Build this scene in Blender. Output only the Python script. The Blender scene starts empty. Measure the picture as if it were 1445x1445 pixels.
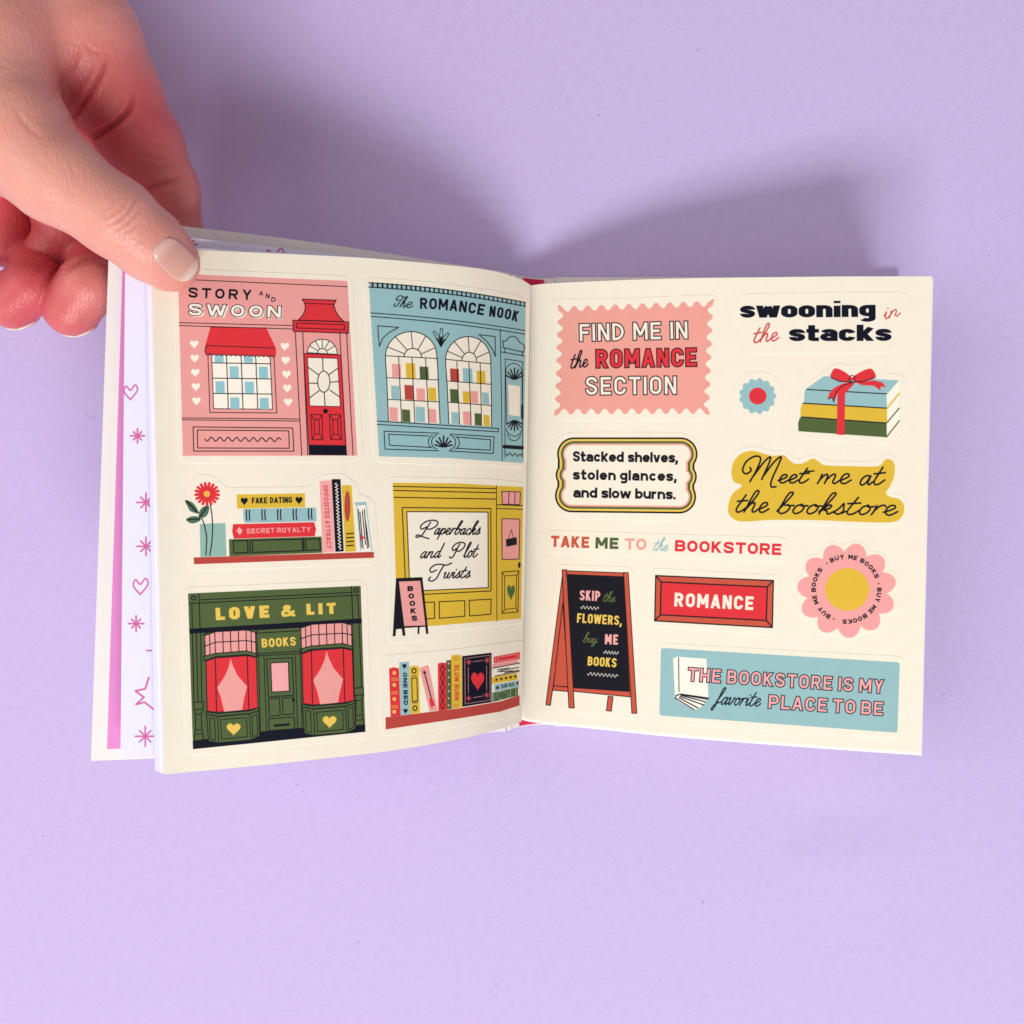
# An open sticker book held by a hand on a lavender paper surface.
import bpy, math, random
import numpy as np
from mathutils import Vector, Matrix
from mathutils.geometry import delaunay_2d_cdt
random.seed(4)
SC = bpy.context.scene
COL = SC.collection
rad = math.radians

# ------------------------------------------------------------------ camera
F_PX = 1417.0                    # focal length in photo pixels (photo is 1445 wide)
CAM_Z = 0.360
TILT = rad(-4.0)
CAM = np.array([0.0, 0.026, CAM_Z])
cam_d = bpy.data.cameras.new('camera')
cam_d.sensor_width = 36.0
cam_d.lens = 36.0 * F_PX / 1445.0
cam_d.clip_start = 0.01
cam_d.clip_end = 20.0
cam = bpy.data.objects.new('camera', cam_d)
cam.location = CAM
cam.rotation_euler = (TILT, 0, 0)
COL.objects.link(cam)
SC.camera = cam

# ------------------------------------------------------------------ light
w = bpy.data.worlds.new('World')
SC.world = w
w.use_nodes = True
w.node_tree.nodes['Background'].inputs[0].default_value = (1.0, 0.925, 0.955, 1)
w.node_tree.nodes['Background'].inputs[1].default_value = 0.38


def area(name, frm, to, size, sizey, power, col):
    d = bpy.data.lights.new(name, 'AREA')
    d.shape = 'RECTANGLE'
    d.size = size
    d.size_y = sizey
    d.energy = power
    d.color = col
    o = bpy.data.objects.new(name, d)
    o.location = frm
    o.rotation_euler = (Vector(to) - Vector(frm)).to_track_quat('-Z', 'Y').to_euler()
    COL.objects.link(o)
    return o


area('window_light', (0.16, -1.60, 1.40), (0.0, 0.0, 0.02), 1.30, 0.46, 39.0, (0.96, 0.985, 1.0))
area('left_fill_light', (-1.15, 0.10, 1.15), (0.0, 0.0, 0.0), 1.2, 1.2, 9.0, (1.0, 0.965, 0.955))  # soft fill lamp added at upper left to even the pages, no wall there
SC.view_settings.view_transform = 'Standard'
SC.view_settings.look = 'None'
SC.view_settings.exposure = 0.07
SC.view_settings.gamma = 1.0
SC.view_settings.use_curve_mapping = False
SC.cycles.max_bounces = 8

# ------------------------------------------------------------------ projection maths
ct, st = math.cos(TILT), math.sin(TILT)


def ray(px, py):
    x = (np.asarray(px, float) - 722.5) / F_PX
    y = -(np.asarray(py, float) - 722.5) / F_PX
    z = -np.ones_like(x)
    return np.stack([x, y * ct - z * st, y * st + z * ct], -1)


def project(P):
    q = np.asarray(P, float) - CAM
    x = q[..., 0]
    y = q[..., 1] * ct + q[..., 2] * st
    z = -q[..., 1] * st + q[..., 2] * ct
    return np.stack([722.5 + F_PX * x / -z, 722.5 - F_PX * y / -z], -1)


def at(px, py, z):
    """photo pixel -> point at height z (metres) above the paper"""
    d = ray(px, py)
    t = (z - CAM_Z) / d[..., 2]
    return CAM + d * t[..., None]


def catmull(P, n=24, closed=False):
    P = np.asarray(P, float)
    if closed:
        Q = np.vstack([P[-1], P, P[0], P[1]])
    else:
        Q = np.vstack([2 * P[0] - P[1], P, 2 * P[-1] - P[-2]])
    out = []
    for i in range(1, len(Q) - 2):
        p0, p1, p2, p3 = Q[i - 1], Q[i], Q[i + 1], Q[i + 2]
        t = np.linspace(0, 1, n, endpoint=False)[:, None]
        out.append(0.5 * (2 * p1 + (p2 - p0) * t + (2 * p0 - 5 * p1 + 4 * p2 - p3) * t ** 2 + (3 * p1 - p0 - 3 * p2 + p3) * t ** 3))
    if not closed:
        out.append(P[-1:])
    return np.vstack(out)


class Sheet:
    """A ruled paper surface: S(u, v), u along the width, v from head (0) to foot (1)."""
    def __init__(self, T, B):
        self.T, self.B = T, B
        d = np.linalg.norm(np.diff((T + B) / 2, axis=0), axis=1)
        s = np.concatenate([[0], np.cumsum(d)])
        self.W = s[-1]
        self.L = np.linalg.norm(T[0] - B[0])
        self.s = s / s[-1]

    @classmethod
    def from_outline(cls, st, L, deg=3, hfix=None):
        st = np.asarray(st, float)
        C = catmull(st, 16)
        T, B = ray(C[:, 0], C[:, 1]), ray(C[:, 2], C[:, 3])
        T, B = T / -T[:, 2:3], B / -B[:, 2:3]
        h = L / np.linalg.norm(T - B, axis=1)
        if hfix is not None:
            h = np.interp(C[:, 0], hfix[0], hfix[1])
        elif deg:
            x = (C[:, 0] - C[:, 0].mean()) / 300
            h = np.polyval(np.polyfit(x, h, deg), x)
        h = np.minimum(h, CAM_Z - 0.004)
        return cls(CAM + T * h[:, None], CAM + B * h[:, None])

    def S(self, u, v):
        u = np.asarray(u, float)
        v = np.asarray(v, float)[..., None]
        T = np.stack([np.interp(u, self.s, self.T[:, i]) for i in range(3)], -1)
        B = np.stack([np.interp(u, self.s, self.B[:, i]) for i in range(3)], -1)
        return T + (B - T) * v

    def N(self, u, v):
        e = 0.01
        a = self.S(np.clip(np.asarray(u) + e, 0, 1), v) - self.S(np.clip(np.asarray(u) - e, 0, 1), v)
        b = self.S(u, np.asarray(v) + e) - self.S(u, np.asarray(v) - e)
        n = np.cross(a, b)
        n /= np.linalg.norm(n, axis=-1, keepdims=True)
        n[n[..., 2] < 0] *= -1
        return n

    def inv(self, px, py):
        """photo pixels -> (u, v), Newton from the nearest point of a grid"""
        px = np.asarray(px, float).ravel()
        py = np.asarray(py, float).ravel()
        if not hasattr(self, 'g'):
            gu, gv = np.meshgrid(np.linspace(0, 1, 90), np.linspace(0, 1, 90), indexing='ij')
            self.gu, self.gv = gu.ravel(), gv.ravel()
            self.g = project(self.S(self.gu, self.gv))
        uv = np.empty((len(px), 2))
        for i in range(len(px)):
            k = np.argmin((self.g[:, 0] - px[i]) ** 2 + (self.g[:, 1] - py[i]) ** 2)
            uv[i] = self.gu[k], self.gv[k]
        tgt = np.stack([px, py], -1)
        for _ in range(8):
            e = 2e-3
            p = project(self.S(uv[:, 0], uv[:, 1]))
            pu = (project(self.S(np.clip(uv[:, 0] + e, 0, 1), uv[:, 1])) - project(self.S(np.clip(uv[:, 0] - e, 0, 1), uv[:, 1])))
            pu /= (np.clip(uv[:, 0] + e, 0, 1) - np.clip(uv[:, 0] - e, 0, 1))[:, None]
            pv = (project(self.S(uv[:, 0], uv[:, 1] + e)) - project(self.S(uv[:, 0], uv[:, 1] - e))) / (2 * e)
            r = tgt - p
            det = pu[:, 0] * pv[:, 1] - pu[:, 1] * pv[:, 0]
            det = np.where(np.abs(det) < 1e-6, 1e-6, det)
            du = (r[:, 0] * pv[:, 1] - r[:, 1] * pv[:, 0]) / det
            dv = (pu[:, 0] * r[:, 1] - pu[:, 1] * r[:, 0]) / det
            uv[:, 0] = np.clip(uv[:, 0] + np.clip(du, -.05, .05), 0, 1)
            uv[:, 1] = np.clip(uv[:, 1] + np.clip(dv, -.05, .05), 0, 1)
        return uv


def lerp_sheet(a, b, t, n=60):
    u = np.linspace(0, 1, n)
    t = np.broadcast_to(t, n)[:, None]
    z = np.zeros(n)
    return Sheet(a.S(u, z) * (1 - t) + b.S(u, z) * t, a.S(u, z + 1) * (1 - t) + b.S(u, z + 1) * t)


# outlines read from the photograph: x,y of the head edge, x,y of the foot edge
PAGE_L = Sheet.from_outline([(213, 349, 232, 1093), (250, 351, 273, 1089), (350, 356, 377, 1079), (489, 362.5, 516, 1064),
                             (560, 367.5, 584, 1054.5), (640, 375, 655, 1041.5), (686, 380.5, 692, 1032.5), (718, 388, 716, 1025.5),
                             (738, 395.5, 732, 1020), (748, 402, 736, 1018)], 0.152, deg=5)
PAGE_R = Sheet.from_outline([(741, 404, 733, 1012), (752, 402.5, 743, 1014.5), (775, 400, 764, 1017.5), (860, 396, 848, 1026),
                             (960, 393, 947, 1036), (1100, 391, 1086, 1047), (1210, 390, 1196, 1055), (1315, 390, 1299, 1062)], 0.152, deg=3)
DOODLE = Sheet.from_outline([(177, 325, 170, 1070), (283, 337, 278, 1064), (530, 365, 530, 1040), (700, 386, 690, 1021), (744, 399, 733, 1013)], 0.152, deg=2)
COVER_L = Sheet.from_outline([(155, 306, 128, 1075), (255, 318, 238, 1070), (420, 338, 410, 1056), (560, 359, 550, 1045), (722, 385, 715, 1033)], 0.160, deg=2)

# ------------------------------------------------------------------ flat print: a small painter
def hexc(s):
    return np.array([int(s[i:i + 2], 16) / 255 for i in (0, 2, 4)])


K = dict(ink=hexc('17171f'), cream=hexc('eee5d1'), white=hexc('f4ecdb'), pink=hexc('e79d96'), red=hexc('d9343b'),
         teal=hexc('93babb'), yellow=hexc('d9b43a'), green=hexc('506138'), rust=hexc('b5463c'), dark=hexc('111422'),
         gold=hexc('e6c157'), sage=hexc('8fb3a6'), brick=hexc('c4553f'), salmon=hexc('e79f90'), lgreen=hexc('5c6a3c'),
         doodle=hexc('cf6a9b'), lpink=hexc('eca6a2'), deepred=hexc('b5392f'))


class Canvas:
    def __init__(s, x0, y0, x1, y1, scale, bg):
        s.x0, s.y0, s.k = x0, y0, scale
        s.W, s.H = int((x1 - x0) * scale), int((y1 - y0) * scale)
        s.img = np.empty((s.H, s.W, 3), np.float32)
        s.img[:] = bg
        s.o = (0.0, 0.0, 1.0)
        s.M = None

    def view(s, ox, oy, sc):
        s.o = (ox, oy, sc)

    def tx(s, P):
        P = np.asarray(P, float)
        return np.stack([(s.o[0] + P[..., 0] * s.o[2] - s.x0) * s.k, (s.o[1] + P[..., 1] * s.o[2] - s.y0) * s.k], -1)

    def blend(s, cov, ix, iy, col):
        if isinstance(col, str):
            col = K[col]
        h, w_ = cov.shape
        a, b = max(0, iy), min(s.H, iy + h)
        c, d = max(0, ix), min(s.W, ix + w_)
        if a >= b or c >= d:
            return
        m = cov[a - iy:b - iy, c - ix:d - ix, None]
        s.img[a:b, c:d] = s.img[a:b, c:d] * (1 - m) + np.asarray(col, np.float32) * m

    def poly(s, P, col, raw=False):
        Q = np.asarray(P, float) if raw else s.tx(P)
        ix, iy = int(np.floor(Q[:, 0].min())) - 1, int(np.floor(Q[:, 1].min())) - 1
        W, H = int(np.ceil(Q[:, 0].max())) - ix + 2, int(np.ceil(Q[:, 1].max())) - iy + 2
        cov = np.zeros((H, W + 1))
        R = np.roll(Q, -1, 0)
        ya, yb = np.minimum(Q[:, 1], R[:, 1]), np.maximum(Q[:, 1], R[:, 1])
        dy = R[:, 1] - Q[:, 1]
        for j in range(H):
            for q in (0.125, 0.375, 0.625, 0.875):
                y = iy + j + q
                m = (ya <= y) & (yb > y)
                if not m.any():
                    continue
                xs = np.sort(Q[m, 0] + (y - Q[m, 1]) / dy[m] * (R[m, 0] - Q[m, 0])) - ix
                for a, b in zip(xs[::2], xs[1::2]):
                    ia, ib = int(a), int(b)
                    if ia == ib:
                        cov[j, ia] += .25 * (b - a)
                    else:
                        cov[j, ia] += .25 * (ia + 1 - a)
                        cov[j, ib] += .25 * (b - ib)
                        if ib > ia + 1:
                            cov[j, ia + 1:ib] += .25
        s.blend(np.minimum(cov, 1), ix, iy, col)

    def line(s, P, w, col, closed=False, raw=False):
        Q = np.asarray(P, float) if raw else s.tx(P)
        w = w if raw else w * s.o[2] * s.k
        if closed:
            Q = np.vstack([Q, Q[:1]])
        r = w / 2
        ix, iy = int(np.floor(Q[:, 0].min() - r)) - 2, int(np.floor(Q[:, 1].min() - r)) - 2
        W, H = int(np.ceil(Q[:, 0].max() + r)) - ix + 3, int(np.ceil(Q[:, 1].max() + r)) - iy + 3
        cov = np.zeros((H, W))
        for a, b in zip(Q[:-1], Q[1:]):
            x0, x1 = int(min(a[0], b[0]) - r - 2) - ix, int(max(a[0], b[0]) + r + 3) - ix
            y0, y1 = int(min(a[1], b[1]) - r - 2) - iy, int(max(a[1], b[1]) + r + 3) - iy
            x0, y0, x1, y1 = max(x0, 0), max(y0, 0), min(x1, W), min(y1, H)
            yy, xx = np.mgrid[y0:y1, x0:x1] + 0.5
            px, py = xx + ix - a[0], yy + iy - a[1]
            e = b - a
            L = max(e @ e, 1e-9)
            t = np.clip((px * e[0] + py * e[1]) / L, 0, 1)
            d = np.hypot(px - t * e[0], py - t * e[1])
            c = np.clip(r - d + .5, 0, 1)
            cov[y0:y1, x0:x1] = np.maximum(cov[y0:y1, x0:x1], c)
        s.blend(cov, ix, iy, col)

    def pl(s, P, fill, w=0, col='ink'):
        if fill is not None:
            s.poly(P, fill)
        if w:
            s.line(P, w, col, closed=True)

    # quad mapping: local unit square -> the four corners of a traced panel
    def quad(s, TL, TR, BR, BL):
        TL, TR, BR, BL = [np.array(q, float) for q in (TL, TR, BR, BL)]
        def f(u, v):
            u, v = np.asarray(u, float)[..., None], np.asarray(v, float)[..., None]
            return (TL * (1 - u) + TR * u) * (1 - v) + (BL * (1 - u) + BR * u) * v
        return f


def arc(cx, cy, rx, ry, a0, a1, n=20):
    t = np.radians(np.linspace(a0, a1, n))
    return np.stack([cx + rx * np.cos(t), cy + ry * np.sin(t)], -1)


def heart(cx, cy, w_, h_, ang=0):
    t = np.linspace(0, 2 * np.pi, 40, endpoint=False)
    x = 16 * np.sin(t) ** 3 / 32
    y = -(13 * np.cos(t) - 5 * np.cos(2 * t) - 2 * np.cos(3 * t) - np.cos(4 * t)) / 29
    x, y = x * w_, y * h_
    c, q = math.cos(ang), math.sin(ang)
    return np.stack([cx + x * c - y * q, cy + x * q + y * c], -1)


def wave(a, b, n, amp, m=8):
    a, b = np.array(a, float), np.array(b, float)
    t = np.linspace(0, 1, n * m + 1)
    e = b - a
    nrm = np.array([-e[1], e[0]]) / np.hypot(*e)
    return a + e * t[:, None] + nrm * (amp * np.sin(t * n * 2 * np.pi))[:, None]


# ------------------------------------------------------------------ lettering built from strokes
def _oval(L, R, B, T, n=8):
    r = min(R - L, T - B) / 2
    P = []
    for cx, cy, a in ((R - r, T - r, 0), (L + r, T - r, 90), (L + r, B + r, 180), (R - r, B + r, 270)):
        P += list(arc(cx, cy, r, r, a, a + 90, n))
    return P


def glyph(ch, W, w_, rnd=1.0):
    """strokes [(points, closed)], box (y0, y1) ; cap height is 1, w_ is the stroke weight"""
    a = w_ / 2
    L, R, B, T = a, W - a, a, 1 - a
    E = 0.15
    m = .5
    st = []
    A = lambda *p: st.append((list(p), False))
    lo, hi = 0.0, 1.0
    xl, xh_ = -9, 9

    def rbox(L, R, B, T, skipleft=True, r=None, n=7):      # bowl on a stem: from the stem round the right side
        r = min((T - B) / 2, (R - L)) if r is None else r
        return [(L, T)] + list(arc(R - r, T - r, r, r, 90, 0, n)) + list(arc(R - r, B + r, r, r, 0, -90, n)) + [(L, B)]

    def ess(L, R, B, T):
        mm = (B + T) / 2 + .01
        r1 = min((R - L) / 2, (T - mm) / 2)
        r2 = min((R - L) / 2, (mm - B) / 2)
        P = [(R, T - r1 - .01)] + list(arc(R - r1, T - r1, r1, r1, 0, 90, 7)) + list(arc(L + r1, T - r1, r1, r1, 90, 180, 7))
        p0, p3 = np.array((L, T - r1 - .02)), np.array((R, B + r2 + .02))
        p1, p2 = np.array((L, mm + .0)), np.array((R, mm - .0))
        for t in np.linspace(0.05, .95, 8):
            P.append(tuple(p0 * (1 - t) ** 3 + 3 * p1 * t * (1 - t) ** 2 + 3 * p2 * t * t * (1 - t) + p3 * t ** 3))
        P += list(arc(R - r2, B + r2, r2, r2, 0, -90, 7)) + list(arc(L + r2, B + r2, r2, r2, -90, -180, 7)) + [(L, B + r2 + .01)]
        return P

    def cee(L, R, B, T, g, keep_low=False):
        mm = (B + T) / 2
        P = _oval(L, R, B, T, 10)
        k = [q for q in P]
        # start at right-middle going counter-clockwise
        out = [q for q in k if not (q[0] > (L + R) / 2 and mm - (0 if keep_low else g) < q[1] < mm + g)]
        if R - L < .9 * (T - B):
            out = [(R, mm + g)] + out + ([] if keep_low else [(R, mm - g)])
        return out

    if ch == 'A':
        A((a * .75, -E * .6), (W / 2, 1 - a * .2 + .04)); A((W - a * .75, -E * .6), (W / 2, 1 - a * .2 + .04)); A((W * .25, .3), (W * .75, .3))
    elif ch == 'B':
        A((L, -E), (L, 1 + E)); A(*rbox(L, R - .03, m + .01, T)); A(*rbox(L, R, B, m + .01))
    elif ch == 'C':
        A(*cee(L, R, B, T, .17))
    elif ch == 'D':
        A((L, -E), (L, 1 + E)); A(*rbox(L, R, B, T, r=min((T - B) / 2, (R - L) * .9)))
    elif ch in 'EF':
        A((L, -E), (L, 1 + E)); A((L, T), (W, T)); A((L, m), (W - .06, m))
        if ch == 'E':
            A((L, B), (W, B))
    elif ch == 'G':
        A(*cee(L, R, B, T, .17, True)); A((R, B + (R - L) / 2), (R, m)); A((W / 2, m - a * .6), (W, m - a * .6))
    elif ch == 'H':
        A((L, -E), (L, 1 + E)); A((R, -E), (R, 1 + E)); A((L, m), (R, m))
    elif ch == 'I':
        A((W / 2, -E), (W / 2, 1 + E))
    elif ch == 'K':
        A((L, -E), (L, 1 + E)); A((L, .36), (R + .0, 1 + .08)); A((L + (R - L) * .3, .56), (R + .03, -.08))
    elif ch == 'L':
        A((L, -E), (L, 1 + E)); A((L, B), (W, B))
    elif ch == 'M':
        A((L, -E), (L, 1 + E)); A((R, -E), (R, 1 + E)); A((L, 1 + a * .2), (W / 2, .26)); A((R, 1 + a * .2), (W / 2, .26))
    elif ch == 'N':
        A((L, -E), (L, 1 + E)); A((R, -E), (R, 1 + E)); A((L * .9, 1 + .05), (W - L * .9, -.05))
    elif ch == 'O':
        st.append((_oval(L, R, B, T, 9), True))
    elif ch == 'P':
        A((L, -E), (L, 1 + E)); A(*rbox(L, R, m - .07, T))
    elif ch == 'R':
        A((L, -E), (L, 1 + E)); A(*rbox(L, R - .02, m - .03, T)); A((W * .5, m - .02), (R + .04, -.1))
    elif ch == 'S':
        A(*ess(L, R, B, T))
    elif ch == 'T':
        A((0, T), (W, T)); A((W / 2, -E), (W / 2, T))
    elif ch == 'U':
        r = (R - L) / 2
        A((L, 1 + E), (L, B + r), *list(arc(L + r, B + r, r, r, 180, 360, 10)), (R, 1 + E))
    elif ch == 'V':
        A((a * .8, 1.09), (W / 2, -.02)); A((W - a * .8, 1.09), (W / 2, -.02))
    elif ch == 'W':
        A((a * .8, 1.09), (W * .28, -.02)); A((W * .28, -.02), (W / 2, .95)); A((W / 2, .95), (W * .72, -.02)); A((W - a * .8, 1.09), (W * .72, -.02))
    elif ch == 'Y':
        A((a * .75, 1.09), (W / 2, .42)); A((W - a * .75, 1.09), (W / 2, .42)); A((W / 2, -E), (W / 2, .45))
    elif ch == '&':
        A((W, .02), (W * .3, .68), (W * .27, .8), (W * .35, T), (W * .55, T), (W * .62, .8), (W * .55, .66), (L + .03, .42), (L, .28), (L + .05, .12), (W * .3, B), (W * .55, B + .03), (W * .8, .25), (W * .93, .52))
    elif ch == ',':
        A((W / 2 + .02, a * 2), (W / 2 - .06, -.22)); lo, hi = -.2, a * 2.1
    elif ch == '.':
        A((W / 2, 0), (W / 2, a * 2)); lo = 0; hi = a * 2
    elif ch == '·':
        A((W / 2 - .02, .5), (W / 2 + .02, .5))
    else:                                                    # lower case
        x = .74
        X = x - a
        if ch == 'o':
            st.append((_oval(L, R, B, X, 9), True)); hi = x
        elif ch == 'c':
            A(*cee(L, R, B, X, .12)); hi = x
        elif ch == 'e':
            P = cee(L, R, B, X, .02, True)
            P = [q for q in _oval(L, R, B, X, 10) if not (q[0] > (L + R) / 2 and X / 2 - .13 < q[1] - a / 2 < X / 2 + .02)]
            A((R, x / 2), *P); A((L, x / 2 - .0), (W - .005, x / 2 - .0)); hi = x
        elif ch in 'adbgq':
            if ch == 'a':
                A((R, -E), (R, X - (R - L) * .4), *list(arc((L + R) / 2, X - (R - L) * .4, (R - L) / 2, (R - L) * .4, 0, 165, 9)))
                st.append((_oval(L, R, B, x * .52, 7), True)); hi = x
            if ch == 'd':
                st.append((_oval(L, R, B, X, 9), True)); A((R, -E), (R, 1 + E))
            if ch == 'b':
                st.append((_oval(L, R, B, X, 9), True)); A((L, -E), (L, 1 + E))
            if ch == 'g':
                st.append((_oval(L, R, B + .04, X, 9), True)); lo, hi = -.3, x
                A((R, x + E), (R, -.05), *list(arc((L + R) / 2, -.3 + a + .1, (R - L) / 2, .1, 0, -160, 8)))
        elif ch in 'nhr':
            r = (R - L) / 2
            A((L, -E), (L, (1 if ch == 'h' else x) + (E if ch == 'h' else E)))
            if ch == 'r':
                A(*[(L, X - r * 1.2)] + list(arc(R + .02, X - r * 1.3, (R - L) + .02, r * 1.3, 160, 88, 6))); hi = x
            else:
                A(*list(arc(L + r, X - r, r, r, 180, 0, 10)), (R, -E)); hi = x if ch == 'n' else 1
        elif ch == 'i':
            A((W / 2, -E), (W / 2, x - .04)); A((W / 2, x + .06), (W / 2, 1.2)); hi = 1.0
            st.append('idot')
        elif ch == 'l':
            A((W / 2, -E), (W / 2, 1 + E))
        elif ch == 'k':
            A((L, -E), (L, 1 + E)); A((L, .22), (R, x + .08)); A((L + (R - L) * .35, .42), (R + .03, -.08))
            st.append('kclip')
        elif ch == 's':
            A(*ess(L, R, B, X)); hi = x
        elif ch == 't':
            A((W * .42, 1 - .02), (W * .42, B + .02), (W * .55, B), (W, B)); A((0, X), (W, X)); hi = .98
        elif ch == 'u':
            r = (R - L) / 2
            A((L, x + E), (L, B + r), *list(arc(L + r, B + r, r, r, 180, 360, 10))); A((R, x + E), (R, -E)); hi = x
        elif ch == 'v':
            A((a * .8, x + .09), (W / 2, -.02)); A((W - a * .8, x + .09), (W / 2, -.02)); hi = x
        elif ch == 'w':
            A((a * .8, x + .09), (W * .28, -.02)); A((W * .28, -.02), (W / 2, x - .05)); A((W / 2, x - .05), (W * .72, -.02)); A((W - a * .8, x + .09), (W * .72, -.02)); hi = x
    return [q for q in st if not isinstance(q, str)], lo, hi


REL = dict(M=1.25, W=1.45, L=.84, E=.9, F=.86, m=1.5, w=1.45, r=.72, t=.72, s=.92, c=.95, T=.98, S=.98, A=1.05, V=1.02, Y=1.0)
REL['&'] = 1.15


def text(cv, s, base, h, col, w=.2, sp=.12, spc=.48, out=None, xs=1.0, lean=0.0, rev=False, fixed=None):
    """lettering along a traced baseline (2 or 3 points, view units); h is the cap height in view units"""
    base = np.asarray(cv.tx(base), float)
    h = h * cv.o[2] * cv.k
    if len(base) == 3:
        t = np.linspace(0, 1, 60)[:, None]
        mid = 2 * base[1] - (base[0] + base[2]) / 2
        C = base[0] * (1 - t) ** 2 + 2 * mid * t * (1 - t) + base[2] * t ** 2
    elif len(base) == 2:
        C = base[0] + (base[1] - base[0]) * np.linspace(0, 1, 60)[:, None]
    else:
        C = base
    S_ = np.concatenate([[0], np.cumsum(np.linalg.norm(np.diff(C, axis=0), axis=1))])
    total = S_[-1] / h / xs
    fix = 0
    rel = 0
    n = len(s)
    for c in s:
        if c == ' ':
            fix += spc
        elif c in 'Iil.,·':
            fix += w
        else:
            rel += REL.get(c, 1)
    fix += sp * sum(1 for i in range(n - 1) if s[i] != ' ' and s[i + 1] != ' ')
    wid = max((total - fix) / max(rel, .01), w * 1.4)
    x = 0
    for i, c in enumerate(s):
        if c == ' ':
            x += spc
            continue
        W = w if c in 'Iil.,·' else wid * REL.get(c, 1)
        strokes, lo, hi = glyph(c, W, w)
        sc = (x + W / 2) * xs * h
        p = np.array([np.interp(sc, S_, C[:, 0]), np.interp(sc, S_, C[:, 1])])
        q = np.array([np.interp(sc + 2, S_, C[:, 0]), np.interp(sc + 2, S_, C[:, 1])]) - np.array([np.interp(sc - 2, S_, C[:, 0]), np.interp(sc - 2, S_, C[:, 1])])
        e = q / np.hypot(*q)
        nv = np.array([e[1], -e[0]])
        nv = nv + e * lean
        ow = (out[1] * cv.o[2] * cv.k) if out else 0
        R_ = int(max(W * xs, 1.5) * h * .75 + h * .5 + ow + 4)
        ix, iy = int(p[0]) - R_, int(p[1]) - R_
        yy, xx = np.mgrid[0:2 * R_, 0:2 * R_] + 0.5
        dx, dy = xx + ix - p[0], yy + iy - p[1]
        det = e[0] * nv[1] - e[1] * nv[0]
        gx = (dx * nv[1] - dy * nv[0]) / det / h / xs + W / 2
        gy = (e[0] * dy - e[1] * dx) / det / h
        d = np.full(gx.shape, 9.0)
        for P, closed in strokes:
            P = np.array(P)
            if closed:
                P = np.vstack([P, P[:1]])
            seg = np.linalg.norm(np.diff(P, axis=0), axis=1)
            ac = np.concatenate([[0], np.cumsum(seg)])
            for k in range(len(seg)):
                if seg[k] < 1e-6:
                    continue
                u = (P[k + 1] - P[k]) / seg[k]
                rx, ry = gx - P[k][0], gy - P[k][1]
                t = rx * u[0] + ry * u[1]
                tc = np.clip(t, 0, seg[k])
                dd = np.hypot(rx - tc * u[0], ry - tc * u[1]) - w / 2
                if not closed:
                    if ac[k] < w * .8:
                        v0 = (P[1] - P[0]) / max(seg[0], 1e-6)
                        dd = np.maximum(dd, -((gx - P[0][0]) * v0[0] + (gy - P[0][1]) * v0[1]))
                    if ac[-1] - ac[k + 1] < w * .8:
                        v1 = (P[-1] - P[-2]) / max(seg[-1], 1e-6)
                        dd = np.maximum(dd, ((gx - P[-1][0]) * v1[0] + (gy - P[-1][1]) * v1[1]))
                d = np.minimum(d, dd)
        d = np.maximum(d, np.maximum(lo - gy, gy - hi))
        if c == 'i':
            d = np.maximum(d, np.minimum(gy - .78, .86 - gy))
        d = d * h * math.sqrt(xs)
        if out:
            cv.blend(np.clip(ow - d + .5, 0, 1), ix, iy, out[0])
        cv.blend(np.clip(.5 - d, 0, 1), ix, iy, col)
        x += W + (sp if i + 1 < n and s[i + 1] != ' ' else 0)


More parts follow.
